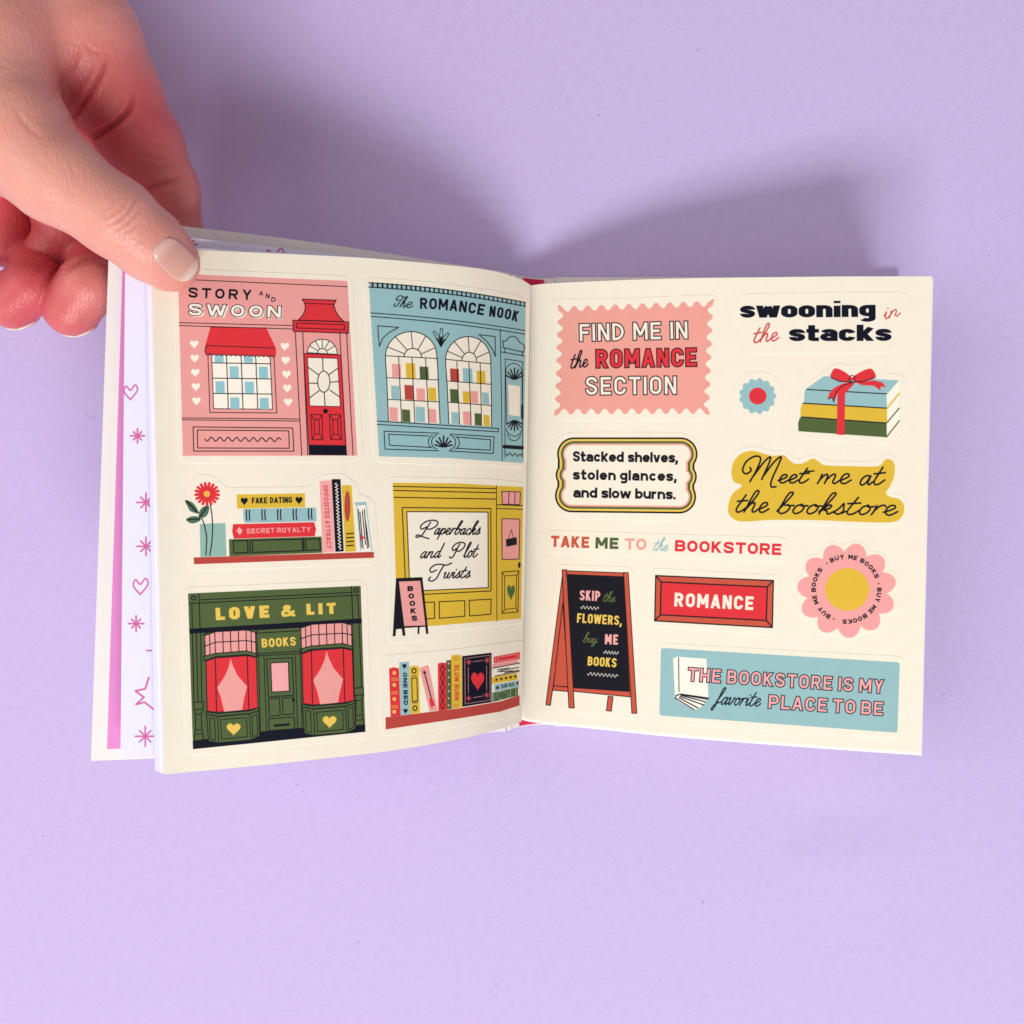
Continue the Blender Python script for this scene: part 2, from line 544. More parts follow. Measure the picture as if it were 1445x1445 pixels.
SCR = dict(
    t=(.34, [[(.2, .8), (.12, .5), (.04, .15), (.1, 0), (.22, .03), (.36, .2)], [(-.02, .5), (.32, .54)]]),
    h=(.46, [[(-.02, .1), (.14, .45), (.26, .85), (.24, 1.0), (.15, .95), (.08, .6), (.03, .2), (0, 0)], [(.02, .12), (.14, .38), (.25, .44), (.28, .3), (.26, .08), (.34, .0), (.46, .14)]]),
    e=(.36, [[(-.02, .12), (.12, .2), (.25, .32), (.22, .44), (.1, .42), (.03, .22), (.08, .03), (.2, .0), (.36, .16)]]),
    i=(.22, [[(.0, .2), (.08, .43), (.05, .15), (.1, 0), (.22, .14)], [(.12, .62), (.13, .64)]]),
    n=(.44, [[(.06, .43), (.04, .2), (.0, 0)], [(.03, .15), (.14, .38), (.24, .43), (.27, .3), (.24, .08), (.32, 0), (.44, .14)]]),
    m=(.66, [[(.06, .43), (.04, .2), (.0, 0)], [(.03, .15), (.14, .38), (.23, .42), (.25, .25), (.22, 0)], [(.24, .15), (.36, .38), (.46, .43), (.49, .3), (.46, .08), (.54, 0), (.66, .14)]]),
    p=(.4, [[(.0, .2), (.07, .43), (.04, .1), (-.02, -.34)], [(.03, .15), (.16, .4), (.29, .4), (.3, .2), (.2, .02), (.08, .05)], [(.25, .05), (.4, .16)]]),
    a=(.42, [[(.3, .36), (.2, .44), (.07, .32), (.03, .1), (.1, 0), (.22, .12), (.31, .42), (.27, .12), (.32, 0), (.42, .14)]]),
    r=(.32, [[(.06, .43), (.04, .2), (.0, 0)], [(.03, .15), (.13, .38), (.25, .45), (.32, .38)]]),
    b=(.38, [[(-.02, .1), (.12, .5), (.24, .9), (.2, 1.0), (.12, .9), (.06, .5), (.02, .15), (.09, 0), (.22, .06), (.29, .25), (.24, .4), (.14, .38)], [(.24, .36), (.38, .38)]]),
    c=(.34, [[(.27, .34), (.2, .44), (.08, .36), (.03, .14), (.1, 0), (.22, .03), (.34, .16)]]),
    k=(.4, [[(-.02, .1), (.14, .5), (.26, .9), (.22, 1.0), (.14, .9), (.07, .5), (.0, 0)], [(.03, .15), (.16, .4), (.26, .4), (.22, .26), (.08, .2), (.18, .14), (.24, .0), (.4, .14)]]),
    s=(.3, [[(-.02, .08), (.1, .3), (.17, .5), (.2, .34), (.22, .14), (.12, .0), (.02, .06)], [(.2, .04), (.3, .14)]]),
    d=(.42, [[(.28, .36), (.2, .44), (.07, .32), (.03, .1), (.1, 0), (.22, .12), (.31, .5), (.36, 1.0), (.3, .5), (.27, .12), (.32, 0), (.42, .14)]]),
    l=(.26, [[(-.02, .1), (.12, .5), (.24, .9), (.2, 1.0), (.12, .9), (.05, .5), (.04, .12), (.12, 0), (.26, .14)]]),
    o=(.38, [[(.2, .44), (.07, .34), (.03, .12), (.12, 0), (.25, .1), (.29, .3), (.2, .44), (.22, .36), (.38, .38)]]),
    w=(.56, [[(-.02, .34), (.06, .43), (.03, .12), (.1, 0), (.2, .1), (.28, .42), (.26, .1), (.34, 0), (.44, .12), (.48, .42), (.56, .38)]]),
    u=(.42, [[(-.02, .3), (.06, .43), (.03, .12), (.1, 0), (.22, .12), (.3, .43), (.26, .12), (.32, 0), (.42, .14)]]),
    y=(.42, [[(-.02, .3), (.06, .43), (.03, .12), (.1, 0), (.22, .12), (.3, .43), (.26, 0), (.18, -.3), (.06, -.34), (.08, -.2), (.42, .14)]]),
    v=(.36, [[(-.02, .34), (.06, .43), (.05, .15), (.1, 0), (.22, .16), (.28, .42), (.36, .38)]]),
    f=(.3, [[(-.02, .1), (.14, .5), (.27, .88), (.24, 1.0), (.15, .92), (.07, .4), (.0, -.1), (-.08, -.34), (-.16, -.3), (-.1, -.1), (.06, .06), (.3, .16)]]),
    P=(.62, [[(.2, .62), (.02, .5), (-.06, .7), (.1, .95), (.4, 1.03), (.62, .9), (.6, .65), (.4, .48), (.24, .5)], [(.32, .9), (.2, .45), (.1, .1), (-.06, 0), (-.14, .08), (-.05, .14), (.2, .0), (.45, -.12)]]),
    Q=(.62, [[(.2, .62), (.02, .5), (-.06, .7), (.1, .95), (.4, 1.03), (.66, .9), (.62, .62), (.4, .42), (.2, .46)], [(.34, .92), (.22, .5), (.12, .12), (-.02, -.02), (-.12, .08)]]),
    T=(.5, [[(.16, .66), (-.02, .55), (-.1, .75), (.05, .98), (.3, .98), (.5, .9), (.7, 1.0)], [(.42, .93), (.3, .5), (.22, .15), (.06, 0), (-.08, .1), (-.02, .26)]]),
    M=(.86, [[(.02, .62), (.06, .5), (-.06, .4), (-.16, .55), (-.1, .85), (.1, 1.02), (.26, .92), (.2, .5), (.08, .1)], [(.15, .3), (.36, .78), (.5, .95), (.5, .75), (.38, .15)], [(.42, .3), (.62, .75), (.78, .93), (.76, .7), (.64, .1), (.66, -.15), (.78, -.16)]]),
)


def script(cv, s, base, h, col, w=2.0, slant=.42, out=None):
    """joined handwriting; h is the ascender height in view units, base two points"""
    b = np.asarray(base, float)
    e = b[1] - b[0]
    Ln = np.hypot(*e)
    e /= Ln
    nv = np.array([e[1], -e[0]])
    adv = sum(.3 if c == ' ' else SCR[c][0] for c in s)
    sx = Ln / adv
    x = 0
    for c in s:
        if c == ' ':
            x += .3
            continue
        a, strokes = SCR[c]
        for P in strokes:
            P = catmull(P, 6) if len(P) > 2 else np.array(P, float)
            Q = b[0] + e * ((x + P[:, 0]) * sx + slant * P[:, 1] * h)[:, None] + nv * (P[:, 1] * h)[:, None]
            cv.line(Q, w, col)
        x += a

# ------------------------------------------------------------------ the printed sheets
STK = []                                                    # (page, label, outline in photo pixels)


def outline(page, label, pts, view, rnd=0, smooth=False):
    ox, oy, s = view
    P = np.asarray(pts, float)
    if rnd:
        out = []
        n = len(P)
        for i in range(n):
            a, b, c = P[i - 1], P[i], P[(i + 1) % n]
            u, v = a - b, c - b
            lu, lv = np.hypot(*u), np.hypot(*v)
            r = min(rnd, lu * .48, lv * .48)
            p0, p2 = b + u / lu * r, b + v / lv * r
            for t in np.linspace(0, 1, 7):
                q = p0 * (1 - t) ** 2 + 2 * b * t * (1 - t) + p2 * t * t
                out.append(q)
        P = np.array(out)
    if smooth:
        P = catmull(P, 6, closed=True)
    STK.append((page, label, np.stack([ox + P[:, 0] * s, oy + P[:, 1] * s], -1)))


def leaf_fan(c, cx, cy, r, n, wd, up=1, spread=75, col='ink'):
    for a in np.linspace(-spread, spread, n):
        t = math.radians(a)
        L = r * (1 - .25 * abs(a) / 90)
        c.line([(cx + math.sin(t) * L * .12, cy - up * math.cos(t) * L * .12), (cx + math.sin(t) * L, cy - up * math.cos(t) * L)], wd, col)


def star8(c, cx, cy, r, wd, col):
    for k in range(8):
        a = k * math.pi / 4
        q = r * (1 if k % 2 == 0 else .8)
        c.line([(cx, cy), (cx + q * math.cos(a), cy + q * math.sin(a))], wd, col)


def paint_left():
    c = Canvas(196, 336, 764, 1106, 3.0, K['cream'])
    # --- pink shop
    V = (230, 370, .2007)
    c.view(*V)
    outline('L', 'pink shop front sticker reading STORY AND SWOON', [(72, 40), (1330, 98), (1408, 1400), (108, 1412)], V, rnd=60)
    c.poly([(105, 82), (1296, 132), (1366, 1360), (140, 1362)], 'pink')
    for a, b in (((150, 121), (1296, 172)), ((112, 425), (915, 446)), ((114, 446), (915, 470)), ((132, 1095), (958, 1102)), ((134, 1108), (958, 1117))):
        c.line([a, b], 5, 'ink')
    text(c, 'STORY', [(178, 247), (622, 266)], 70, 'dark', w=.2, sp=.42)
    text(c, 'A', [(674, 232), (703, 236)], 30, 'dark', w=.18, lean=-.0)
    text(c, 'N', [(721, 252), (747, 256)], 32, 'dark', w=.18)
    text(c, 'D', [(760, 277), (790, 281)], 32, 'dark', w=.18)
    text(c, 'SWOON', [(190, 382), (838, 400)], 80, 'white', w=.24, sp=.28, xs=1.25)
    text(c, 'SWOON', [(180, 372), (828, 390)], 80, 'white', w=.21, sp=.34, xs=1.25, out=('ink', 5))
    # hood over the door
    c.pl([(978, 260), (1218, 268), (1200, 298), (1212, 340), (1235, 380), (1272, 418), (950, 408), (985, 370), (1000, 330), (998, 290)], 'red', 6)
    c.line([(992, 288), (1203, 297)], 5, 'ink')
    c.pl([(913, 408), (1304, 420), (1302, 500), (915, 486)], 'red', 6)
    c.line([(938, 428), (1276, 440), (1276, 474), (938, 462)], 5, 'ink', closed=True)
    for x0, x1 in ((930, 975), (982, 1018), (1242, 1290), (1290, 1336)):
        c.line([(x0, 490), (x1, 1358)], 5.5, 'ink')
    # door and fanlight
    P = [(1014, 636)] + list(arc(1119, 640, 105, 98, 180, 360)) + [(1224, 648)]
    c.pl(P, 'cream', 5)
    c.line(arc(1120, 640, 35, 32, 180, 360), 5, 'ink')
    for a in (212, 242, 270, 298, 328):
        t = math.radians(a)
        c.line([(1120 + 35 * math.cos(t), 640 + 32 * math.sin(t)), (1119 + 104 * math.cos(t), 640 + 97 * math.sin(t))], 4.5, 'ink')
    c.pl([(990, 642), (1250, 652), (1285, 1290), (1024, 1286)], 'red', 5)
    c.pl([(1016, 670), (1226, 677), (1246, 1015), (1032, 1010)], 'cream', 4)
    f = c.quad((1016, 670), (1226, 677), (1246, 1015), (1032, 1010))
    for a, b in (((.5, 0), (.5, .3)), ((0, .2), (.33, .35)), ((1, .2), (.67, .35)), ((0, .53), (.28, .53)), ((1, .48), (.7, .5)), ((0, .84), (.33, .68)), ((1, .8), (.68, .66)), ((.5, .72), (.5, 1))):
        c.line([f(*a), f(*b)], 6, 'ink')
    c.pl(arc(1130, 840, 43, 74, 0, 350, 40), 'cream', 6)
    c.poly(arc(1142, 1047, 17, 17, 0, 350), 'ink')
    for x in (1040, 1170):
        c.line([(x, 1070), (x + 78, 1073), (x + 84, 1248), (x + 8, 1246)], 5, 'ink', closed=True)
        c.line([(x + 22, 1106), (x + 56, 1108), (x + 62, 1210), (x + 28, 1208)], 5, 'ink', closed=True)
        for a, b in (((x, 1070), (x + 22, 1106)), ((x + 78, 1073), (x + 56, 1108)), ((x + 84, 1248), (x + 62, 1210)), ((x + 8, 1246), (x + 28, 1208))):
            c.line([a, b], 5, 'ink')
    c.poly([(1023, 1286), (1284, 1290), (1290, 1358), (1026, 1356)], 'dark')
    # window and awning
    c.line([(316, 650), (780, 656), (800, 1060), (330, 1056)], 5, 'ink', closed=True)
    c.pl([(342, 640), (752, 650), (770, 1034), (356, 1030)], 'white', 5)
    f = c.quad((342, 600), (752, 608), (770, 1034), (356, 1030))
    for r in range(4):
        for k in range(4):
            if (r + k) % 2 == 0:
                u0, v0 = (k + .18) / 4, (r + .2) / 4
                if r == 3:
                    u0, v0 = (k + .15) / 4, (r + .25) / 4
                c.poly([f(u0, v0), f(u0 + .155, v0), f(u0 + .155, v0 + .19), f(u0, v0 + .19)], hexc('8fc0c6'))
    for k in (1, 2, 3):
        c.line([f(k / 4, 0), f(k / 4, 1)], 6, 'ink')
        c.line([f(0, k / 4), f(1, k / 4)], 6, 'ink')
    c.poly([(334, 455), (728, 466), (795, 606), (795, 650), (296, 638), (296, 592)], 'red')
    for k in range(15):
        t = (k + .5) / 15
        x, y = 298 + t * 492, 634 + t * 14
        c.poly(arc(x, y, 17, 18, 0, 350, 16), 'red')
        c.line(arc(x, y + 2, 16, 17, 20, 160, 8), 5, 'ink')
    c.line([(308, 586), (784, 604)], 5, 'ink')
    c.line([(310, 588), (298, 600), (295, 628), (302, 642)], 5, 'ink')
    c.line([(332, 455), (728, 463)], 5, 'ink')
    for k in range(5):
        c.poly(heart(219 + k * 4, 575 + k * 100, 60, 60), 'white')
        c.poly(heart(857 + k * 5.5, 591 + k * 98, 60, 60), 'white')
    # lower panel
    c.line([(212, 1158), (912, 1166), (920, 1328), (216, 1328)], 6, 'ink', closed=True)
    c.line([(242, 1180), (884, 1186), (888, 1308), (244, 1306)], 6, 'ink', closed=True)
    c.line(wave((296, 1244), (828, 1248), 9, 14), 7, 'ink')

    # --- teal shop
    V = (500, 380, .1937)
    c.view(*V)
    outline('L', 'pale blue shop front sticker reading The ROMANCE NOOK', [(66, 58), (480, 84), (860, 132), (1290, 222), (1262, 1452), (700, 1428), (140, 1405)], V, rnd=60)
    def top(x):                                              # the printed lines sag towards the gutter
        t = (x - 105) / 1140
        return 98 + 62 * t + 82 * t ** 2
    def lw(y0, y1, x0=105, x1=1243, n=12, y=None):
        xs_ = np.linspace(x0, x1, n)
        return [(x, y0 + (y1 - y0) * (x - 105) / 1140 + (0)) for x in xs_]
    tl = [(x, top(x)) for x in np.linspace(105, 1246, 14)]
    c.poly(tl + [(1244, 700), (1232, 1412), (700, 1376), (180, 1362)], 'teal')
    c.line(tl, 7, 'ink')
    c.line([(x, top(x) + 32 - (x - 105) / 1140 * 4) for x in np.linspace(105, 1246, 14)], 7, 'ink')
    for k in range(34):
        t = k / 33
        x = 132 + 1108 * (t ** .97)
        c.line([(x, top(x)), (x + .5, top(x) + 30)], 13 - 5 * t, 'ink')
    script(c, 'Th', [(290, 270), (370, 280)], 82, 'ink', w=7, slant=.3)
    script(c, 'e', [(372, 276), (420, 282)], 92, 'ink', w=7, slant=.3)
    text(c, 'ROMANCE', [(478, 288), (710, 302), (940, 337)], 80, 'dark', w=.2, sp=.15, lean=-.02)
    text(c, 'NOOK', [(980, 343), (1082, 358), (1186, 383)], 77, 'dark', w=.2, sp=.15, lean=-.02)
    def sag(y0, y1, b, x0, x1):
        return [(x, y0 + (y1 - y0) * t + b * 4 * t * (t - 1)) for t in np.linspace(0, 1, 14) for x in [x0 + (x1 - x0) * t]]
    c.line(sag(318, 446, 14, 118, 1243), 6, 'ink')
    c.line(sag(344, 472, 14, 122, 1242), 6, 'ink')
    c.line([(1062, 436), (1070, 900), (1076, 1394)], 5, 'ink')
    for (x0, y0, x1, y1, cx) in ((222, 1108, 612, 1125, 0), (660, 1124, 998, 1146, 1)):
        w_ = x1 - x0
        if cx == 0:
            L, R, tp, sp_ = 222, 606, 452, 640
            P = [(248, 1106), (236, 800), (226, 660)] + list(arc(413, 632, 187, 178, 178, 352)) + [(606, 700), (614, 900), (624, 1124)]
            hs = [[(230, 630), (606, 650)], [(238, 790), (612, 806)], [(246, 948), (618, 966)]]
            vs = [[(322, 640), (344, 1112)], [(420, 646), (440, 1118)], [(518, 650), (542, 1122)]]
            ac = (425, 640, 64, 64)
            bks = [(272, 688, 66, 98, 'pink'), (372, 682, 70, 110, 'yellow'), (474, 708, 64, 90, 'green'), (266, 846, 60, 98, 'teal'), (364, 842, 66, 106, 'rust'), (450, 866, 62, 88, 'pink'), (536, 860, 58, 96, 'yellow'), (254, 1004, 60, 100, 'pink'), (346, 1020, 58, 90, 'green'), (444, 1000, 68, 112, 'teal'), (538, 1016, 56, 100, 'pink')]
            c0 = (413, 632, 187, 178)
        else:
            P = [(688, 1126), (676, 850), (664, 680)] + list(arc(828, 660, 164, 170, 178, 355)) + [(994, 740), (998, 950), (998, 1146)]
            hs = [[(668, 656), (990, 688)], [(676, 814), (994, 838)], [(684, 968), (996, 992)]]
            vs = [[(746, 672), (766, 1130)], [(834, 680), (850, 1134)], [(916, 686), (926, 1140)]]
            ac = (836, 668, 54, 64)
            bks = [(696, 722, 64, 96, 'rust'), (788, 720, 70, 104, 'teal'), (888, 738, 64, 90, 'yellow'), (696, 872, 60, 96, 'green'), (788, 888, 56, 84, 'yellow'), (846, 886, 52, 88, 'pink'), (928, 896, 50, 84, 'teal'), (704, 1040, 54, 84, 'teal'), (790, 1034, 54, 96, 'pink'), (874, 1048, 50, 88, 'green'), (938, 1060, 44, 82, 'yellow')]
            c0 = (828, 660, 164, 170)
        c.pl(P, 'cream', 0)
        for (bx, by, bw, bh, bc) in bks:
            c.poly([(bx, by), (bx + bw, by + 4), (bx + bw + 4, by + bh + 4), (bx + 4, by + bh)], bc)
        c.line(P, 6, 'ink')
        for q in hs + vs:
            c.line(q, 5.5, 'ink')
        c.line(arc(*ac, 180, 362, 16), 6, 'ink')
        for a in (202, 232, 270, 305, 340):
            t = math.radians(a)
            c.line([(ac[0] + ac[2] * math.cos(t), ac[1] + ac[3] * math.sin(t)), (c0[0] + c0[2] * .98 * math.cos(t), c0[1] + c0[3] * .98 * math.sin(t))], 5.5, 'ink')
    c.line([(170, 412), (322, 424), (250, 462), (205, 505), (182, 562), (170, 412)], 6, 'ink')
    c.line([(906, 476), (1024, 490), (1026, 636), (1004, 580), (960, 520), (906, 476)], 6, 'ink')
    for a, L in ((-26, 118), (2, 128), (30, 108)):
        t = math.radians(a)
        p = np.array((630, 560.0))
        q = p + np.array((math.sin(t), -math.cos(t))) * L
        nn = np.array((math.cos(t), math.sin(t))) * 12
        c.pl([p, (p + q) / 2 + nn - (0, 12), q + nn * .6, q, q - nn * .6, (p + q) / 2 - nn - (0, 12)], 'teal', 5)
        c.line([p, (p + q) / 2], 12, 'ink')
    c.line(sag(1106, 1160, 0, 166, 1050), 6, 'ink')
    c.line([(166, 1130), (1046, 1184), (1050, 1158)], 6, 'ink')
    for q in ([(614, 1194), (216, 1180), (224, 1310), (612, 1322)], [(540, 1214), (250, 1202), (256, 1282), (560, 1298)],
              [(700, 1200), (1018, 1220), (1010, 1342), (690, 1324)], [(748, 1222), (992, 1242), (988, 1318), (744, 1304)]):
        c.line(q, 6, 'ink')
    c.line(arc(640, 1258, 78, 62, 120, 240), 6, 'ink'); c.line(arc(662, 1262, 76, 62, -62, 62), 6, 'ink')
    c.line(arc(620, 1256, 82, 62, 130, 230), 6, 'ink'); c.line(arc(686, 1264, 78, 62, -50, 50), 6, 'ink')
    leaf_fan(c, 650, 1296, 80, 7, 11)
    c.line([(1078, 520), (1085, 545), (1080, 570), (1232, 604), (1240, 560), (1226, 545), (1200, 530), (1185, 500), (1150, 486), (1120, 500), (1100, 525), (1078, 520)], 6, 'ink')
    c.line([(1072, 602), (1240, 632)], 6, 'ink'); c.line([(1094, 574), (1096, 604)], 6, 'ink'); c.line([(1222, 602), (1222, 628)], 6, 'ink')
    c.line([(1096, 1370), (1098, 652), (1226, 674), (1222, 1370)], 5, 'ink')
    c.line([(1108, 1130), (1102, 800), (1104, 740)] + list(arc(1160, 742, 58, 56, 180, 360, 12)) + [(1220, 760), (1222, 1150)], 5, 'ink')
    c.poly([(1120, 840), (1206, 852), (1204, 1072), (1124, 1060)], 'cream')
    leaf_fan(c, 1166, 806, 84, 7, 10, 1, 62); leaf_fan(c, 1166, 1098, 78, 7, 10, -1, 62)
    c.line(arc(1164, 1150, 58, 66, 10, 170, 12), 5, 'ink'); c.line(arc(1162, 1190, 48, 60, 10, 170, 12), 5, 'ink')
    c.poly([(1214, 986), (1230, 986), (1230, 1088), (1214, 1086)], 'ink')
    c.line([(1092, 1292), (1222, 1300)], 26, 'ink')
    c.line(wave((1104, 1346), (1216, 1356), 3, 10), 6, 'ink')

    # --- shelf with a flower
    V = (240, 650, .2076)
    c.view(*V)
    outline('L', 'sticker of a shelf with a red flower in a vase and stacked books', [(108, 215), (128, 150), (170, 105), (230, 88), (300, 105), (345, 150), (378, 185), (600, 183), (960, 176), (1000, 105), (1080, 92), (1180, 82), (1215, 122), (1268, 148), (1285, 240), (1355, 242), (1392, 290), (1418, 600), (1412, 690), (1370, 706), (800, 726), (160, 748), (118, 712), (108, 640), (150, 540), (150, 475), (90, 450), (52, 380), (62, 260)], V, rnd=26)
    c.poly([(160, 658), (1384, 620), (1386, 660), (164, 704)], 'rust')
    c.poly([(202, 430), (376, 424), (384, 648), (206, 656)], 'sage')
    c.line([(196, 350), (232, 430), (250, 520), (244, 640)], 7, 'ink')
    c.line([(270, 280), (284, 360), (290, 450), (284, 560), (270, 645)], 7, 'ink')
    for q in ([(102, 268), (150, 284), (184, 326), (188, 356), (140, 345), (118, 310)], [(262, 306), (262, 350), (236, 384), (196, 386), (200, 345), (222, 316)], [(110, 398), (150, 378), (200, 384), (204, 408), (160, 426), (128, 420)]):
        c.poly(catmull(q, 5, True), hexc('4d6c58'))
    c.line([(112, 278), (150, 312), (186, 356)], 10, 'ink'); c.line([(250, 316), (225, 350), (202, 382)], 8, 'ink'); c.line([(120, 402), (204, 396)], 8, 'ink')
    for k in range(17):
        a = k * 2 * math.pi / 17 + .1
        c.line([(252 + 30 * math.cos(a), 226 + 30 * math.sin(a)), (252 + 78 * math.cos(a), 226 + 72 * math.sin(a))], 19, 'red')
        c.line([(252 + 24 * math.cos(a), 226 + 24 * math.sin(a)), (252 + 86 * math.cos(a), 226 + 80 * math.sin(a))], 7, 'red')
    c.poly(arc(250, 226, 44, 44, 0, 350, 30), 'red'); c.poly(arc(250, 226, 22, 22, 0, 350, 30), hexc('e6b04a'))
    c.poly([(452, 230), (916, 222), (918, 316), (456, 326)], 'yellow')
    c.poly([(498, 328), (992, 318), (996, 412), (504, 424), (498, 380)], 'teal')
    c.poly(catmull([(428, 432), (980, 418), (992, 466), (984, 514), (434, 530), (422, 480)], 1, True), 'red')
    c.poly([(400, 534), (1030, 516), (1034, 626), (404, 650)], 'green')
    c.poly(heart(504, 274, 48, 52), 'ink'); c.poly(heart(876, 268, 48, 52), 'ink')
    text(c, 'FAKE DATING', [(556, 292), (830, 286)], 40, 'ink', w=.2, sp=.1)
    for x in (528, 634, 740, 846, 950):
        y = 328 - (x - 500) * .018
        for d in (-8, 12):
            c.line([(x + d, y + 8), (x + d - 2, y + 40), (x + d + 2, y + 78)], 8, 'ink')
    text(c, 'SECRET ROYALTY', [(520, 496), (956, 484)], 34, 'lpink', w=.2, sp=.16)
    c.poly([(470, 450), (494, 476), (474, 506), (450, 478)], 'lpink')
    for q in ([(428, 546), (526, 543), (530, 624), (434, 628)], [(556, 542), (898, 534), (904, 612), (562, 624)], [(920, 534), (1016, 531), (1022, 606), (926, 610)]):
        c.line(q, 7, 'ink', closed=True)
    c.line([(540, 536), (546, 632)], 6, 'ink'); c.line([(906, 524), (912, 616)], 6, 'ink')
    c.poly([(1016, 138), (1098, 134), (1120, 620), (1036, 626)], 'lpink')
    text(c, 'OPPOSITES ATTRACT', [(1040, 168), (1064, 600)], 32, hexc('cf4a50'), w=.2, sp=.14)
    c.poly([(1098, 126), (1158, 126), (1180, 616), (1124, 620)], 'dark')
    c.line(wave((1130, 152), (1154, 604), 20, 9, 4), 6, 'white')
    c.poly([(1166, 168), (1232, 166), (1264, 616), (1190, 620)], 'yellow')
    c.poly(arc(1205, 310, 20, 104, 0, 350, 30), 'rust')
    for k in range(4):
        c.line([(1200, 498 + k * 27), (1246, 494 + k * 27)], 8, 'ink')
    c.poly([(1254, 284), (1330, 282), (1370, 612), (1284, 618)], 'white')
    c.line([(1268, 300), (1294, 612)], 6, 'teal'); c.line([(1330, 284), (1370, 610)], 7, 'teal'); c.poly([(1254, 284), (1328, 280), (1332, 300), (1260, 306)], 'teal')
    for k, (x, a, b) in enumerate(((1278, 330, 590), (1290, 350, 600), (1306, 340, 570), (1320, 330, 595), (1330, 420, 590))):
        c.line([(x, a), (x + 22, b)], 6, 'ink')
    c.poly([(1296, 500), (1322, 524), (1300, 544)], 'red')

    # --- yellow shop
    V = (530, 660, .18)
    c.view(*V)
    outline('L', 'mustard shop front sticker reading Paperbacks and Plot Twists', [(82, 70), (620, 80), (1182, 118), (1165, 1218), (470, 1292), (430, 1358), (100, 1378)], V, rnd=50)
    c.poly([(134, 118), (640, 122), (1158, 152), (1140, 1182), (640, 1224), (172, 1262)], 'yellow')
    for q in ([(138, 146), (944, 164)], [(140, 178), (944, 196)], [(144, 232), (944, 246)]):
        c.line(q, 7, 'ink')
    c.line([(946, 140), (950, 1202)], 5, 'ink')
    c.line([(208, 312), (902, 320), (904, 966), (238, 1000)], 7, 'ink', closed=True)
    c.pl([(244, 344), (880, 348), (882, 940), (268, 968)], 'cream', 7)
    script(c, 'P', [(338, 545), (452, 540)], 125, 'dark', w=10, slant=.35)
    script(c, 'aperbacks', [(455, 522), (812, 524)], 108, 'dark', w=9.5, slant=.38)
    script(c, 'and', [(345, 708), (505, 704)], 112, 'dark', w=9.5, slant=.4)
    script(c, 'Q', [(592, 706), (672, 700)], 112, 'dark', w=10, slant=.3)
    script(c, 'lot', [(688, 704), (790, 700)], 118, 'dark', w=9.5, slant=.35)
    script(c, 'T', [(428, 890), (530, 880)], 126, 'dark', w=10, slant=.3)
    script(c, 'wists', [(528, 866), (735, 862)], 104, 'dark', w=9.5, slant=.38)
    for q in ([(380, 1056), (460, 1052), (462, 1180), (390, 1186)], [(498, 1050), (698, 1042), (698, 1164), (500, 1180)], [(732, 1040), (904, 1030), (902, 1148), (736, 1162)]):
        c.line(q, 7, 'ink', closed=True)
    for q in ([(988, 186), (1134, 190), (1130, 290), (992, 286)], [(988, 400), (1130, 402), (1124, 716), (990, 720)]):
        c.pl(q, 'pink', 6)
    c.line([(1044, 188), (1042, 288)], 6, 'ink'); c.line([(1092, 190), (1090, 290)], 6, 'ink')
    c.line([(950, 290), (1152, 298)], 7, 'ink'); c.line([(950, 320), (1152, 326)], 6, 'ink')
    c.line([(1040, 556), (1064, 486), (1080, 556)], 4, 'ink')
    c.poly([(1020, 562), (1104, 544), (1106, 602), (1024, 620)], 'ink')
    c.poly(arc(1125, 762, 10, 24, 0, 350), 'ink')
    c.line([(990, 818), (1122, 808), (1114, 1130), (990, 1142)], 6, 'ink', closed=True)
    c.line([(1010, 848), (1104, 842), (1098, 1100), (1010, 1112)], 5, 'ink', closed=True)
    for a, b in (((990, 818), (1010, 848)), ((1122, 808), (1104, 842)), ((1114, 1130), (1098, 1100)), ((990, 1142), (1010, 1112))):
        c.line([a, b], 5, 'ink')
    c.poly(heart(1060, 972, 62, 124), hexc('4a6a3c'))
    c.poly([(160, 866), (366, 858), (414, 1300), (396, 1304), (388, 1246), (344, 1250), (342, 1302), (328, 1304), (330, 1250), (226, 1256), (234, 1316), (212, 1318), (205, 1262), (160, 1266), (156, 1320), (134, 1322)], 'ink')
    c.poly([(182, 892), (350, 886), (390, 1236), (224, 1242)], 'pink')
    for k, ch in enumerate('BOOKS'):
        text(c, ch, [(250 + k * 8, 968 + k * 58), (294 + k * 8, 967 + k * 58)], 40, 'dark', w=.26, xs=1.2)

    # --- green shop
    V = (240, 810, .2076)
    c.view(*V)
    outline('L', 'dark green shop front sticker reading LOVE & LIT BOOKS', [(78, 92), (1335, 38), (1372, 1112), (102, 1238)], V, rnd=60)
    f = c.quad((122, 132), (1295, 80), (1327, 1072), (156, 1190))
    c.poly([f(0, 0), f(1, 0), f(1, 1), f(0, 1)], 'green')
    c.poly([f(0, .945), f(.3, .94), f(.35, .93), f(.62, .93), f(.7, .945), f(1, .95), f(1, 1), f(0, 1)], 'dark')
    c.line([(206, 175), (1232, 125)], 6, 'ink'); c.line([(130, 200), (1282, 143)], 6, 'ink')
    c.poly([(130, 372), (1302, 302), (1304, 334), (132, 406)], 'dark')
    for x0, y0, x1, y1 in ((148, 200, 162, 870), (196, 132, 204, 366), (208, 400, 216, 870), (178, 400, 190, 870), (1232, 84, 1242, 318), (1276, 146, 1302, 770), (1240, 340, 1250, 780)):
        c.line([(x0, y0), (x1, y1)], 6, 'ink')
    c.line(arc(161, 162, 14, 14, 0, 360), 7, 'ink'); c.line(arc(1265, 110, 14, 14, 0, 360), 7, 'ink')
    text(c, 'LOVE', [(312, 314), (676, 296)], 84, 'gold', w=.27, sp=.24, xs=1.4)
    text(c, '&', [(756, 292), (848, 288)], 80, 'gold', w=.24, xs=1.2)
    text(c, 'LIT', [(928, 278), (1128, 270)], 76, 'gold', w=.27, sp=.26, xs=1.4)
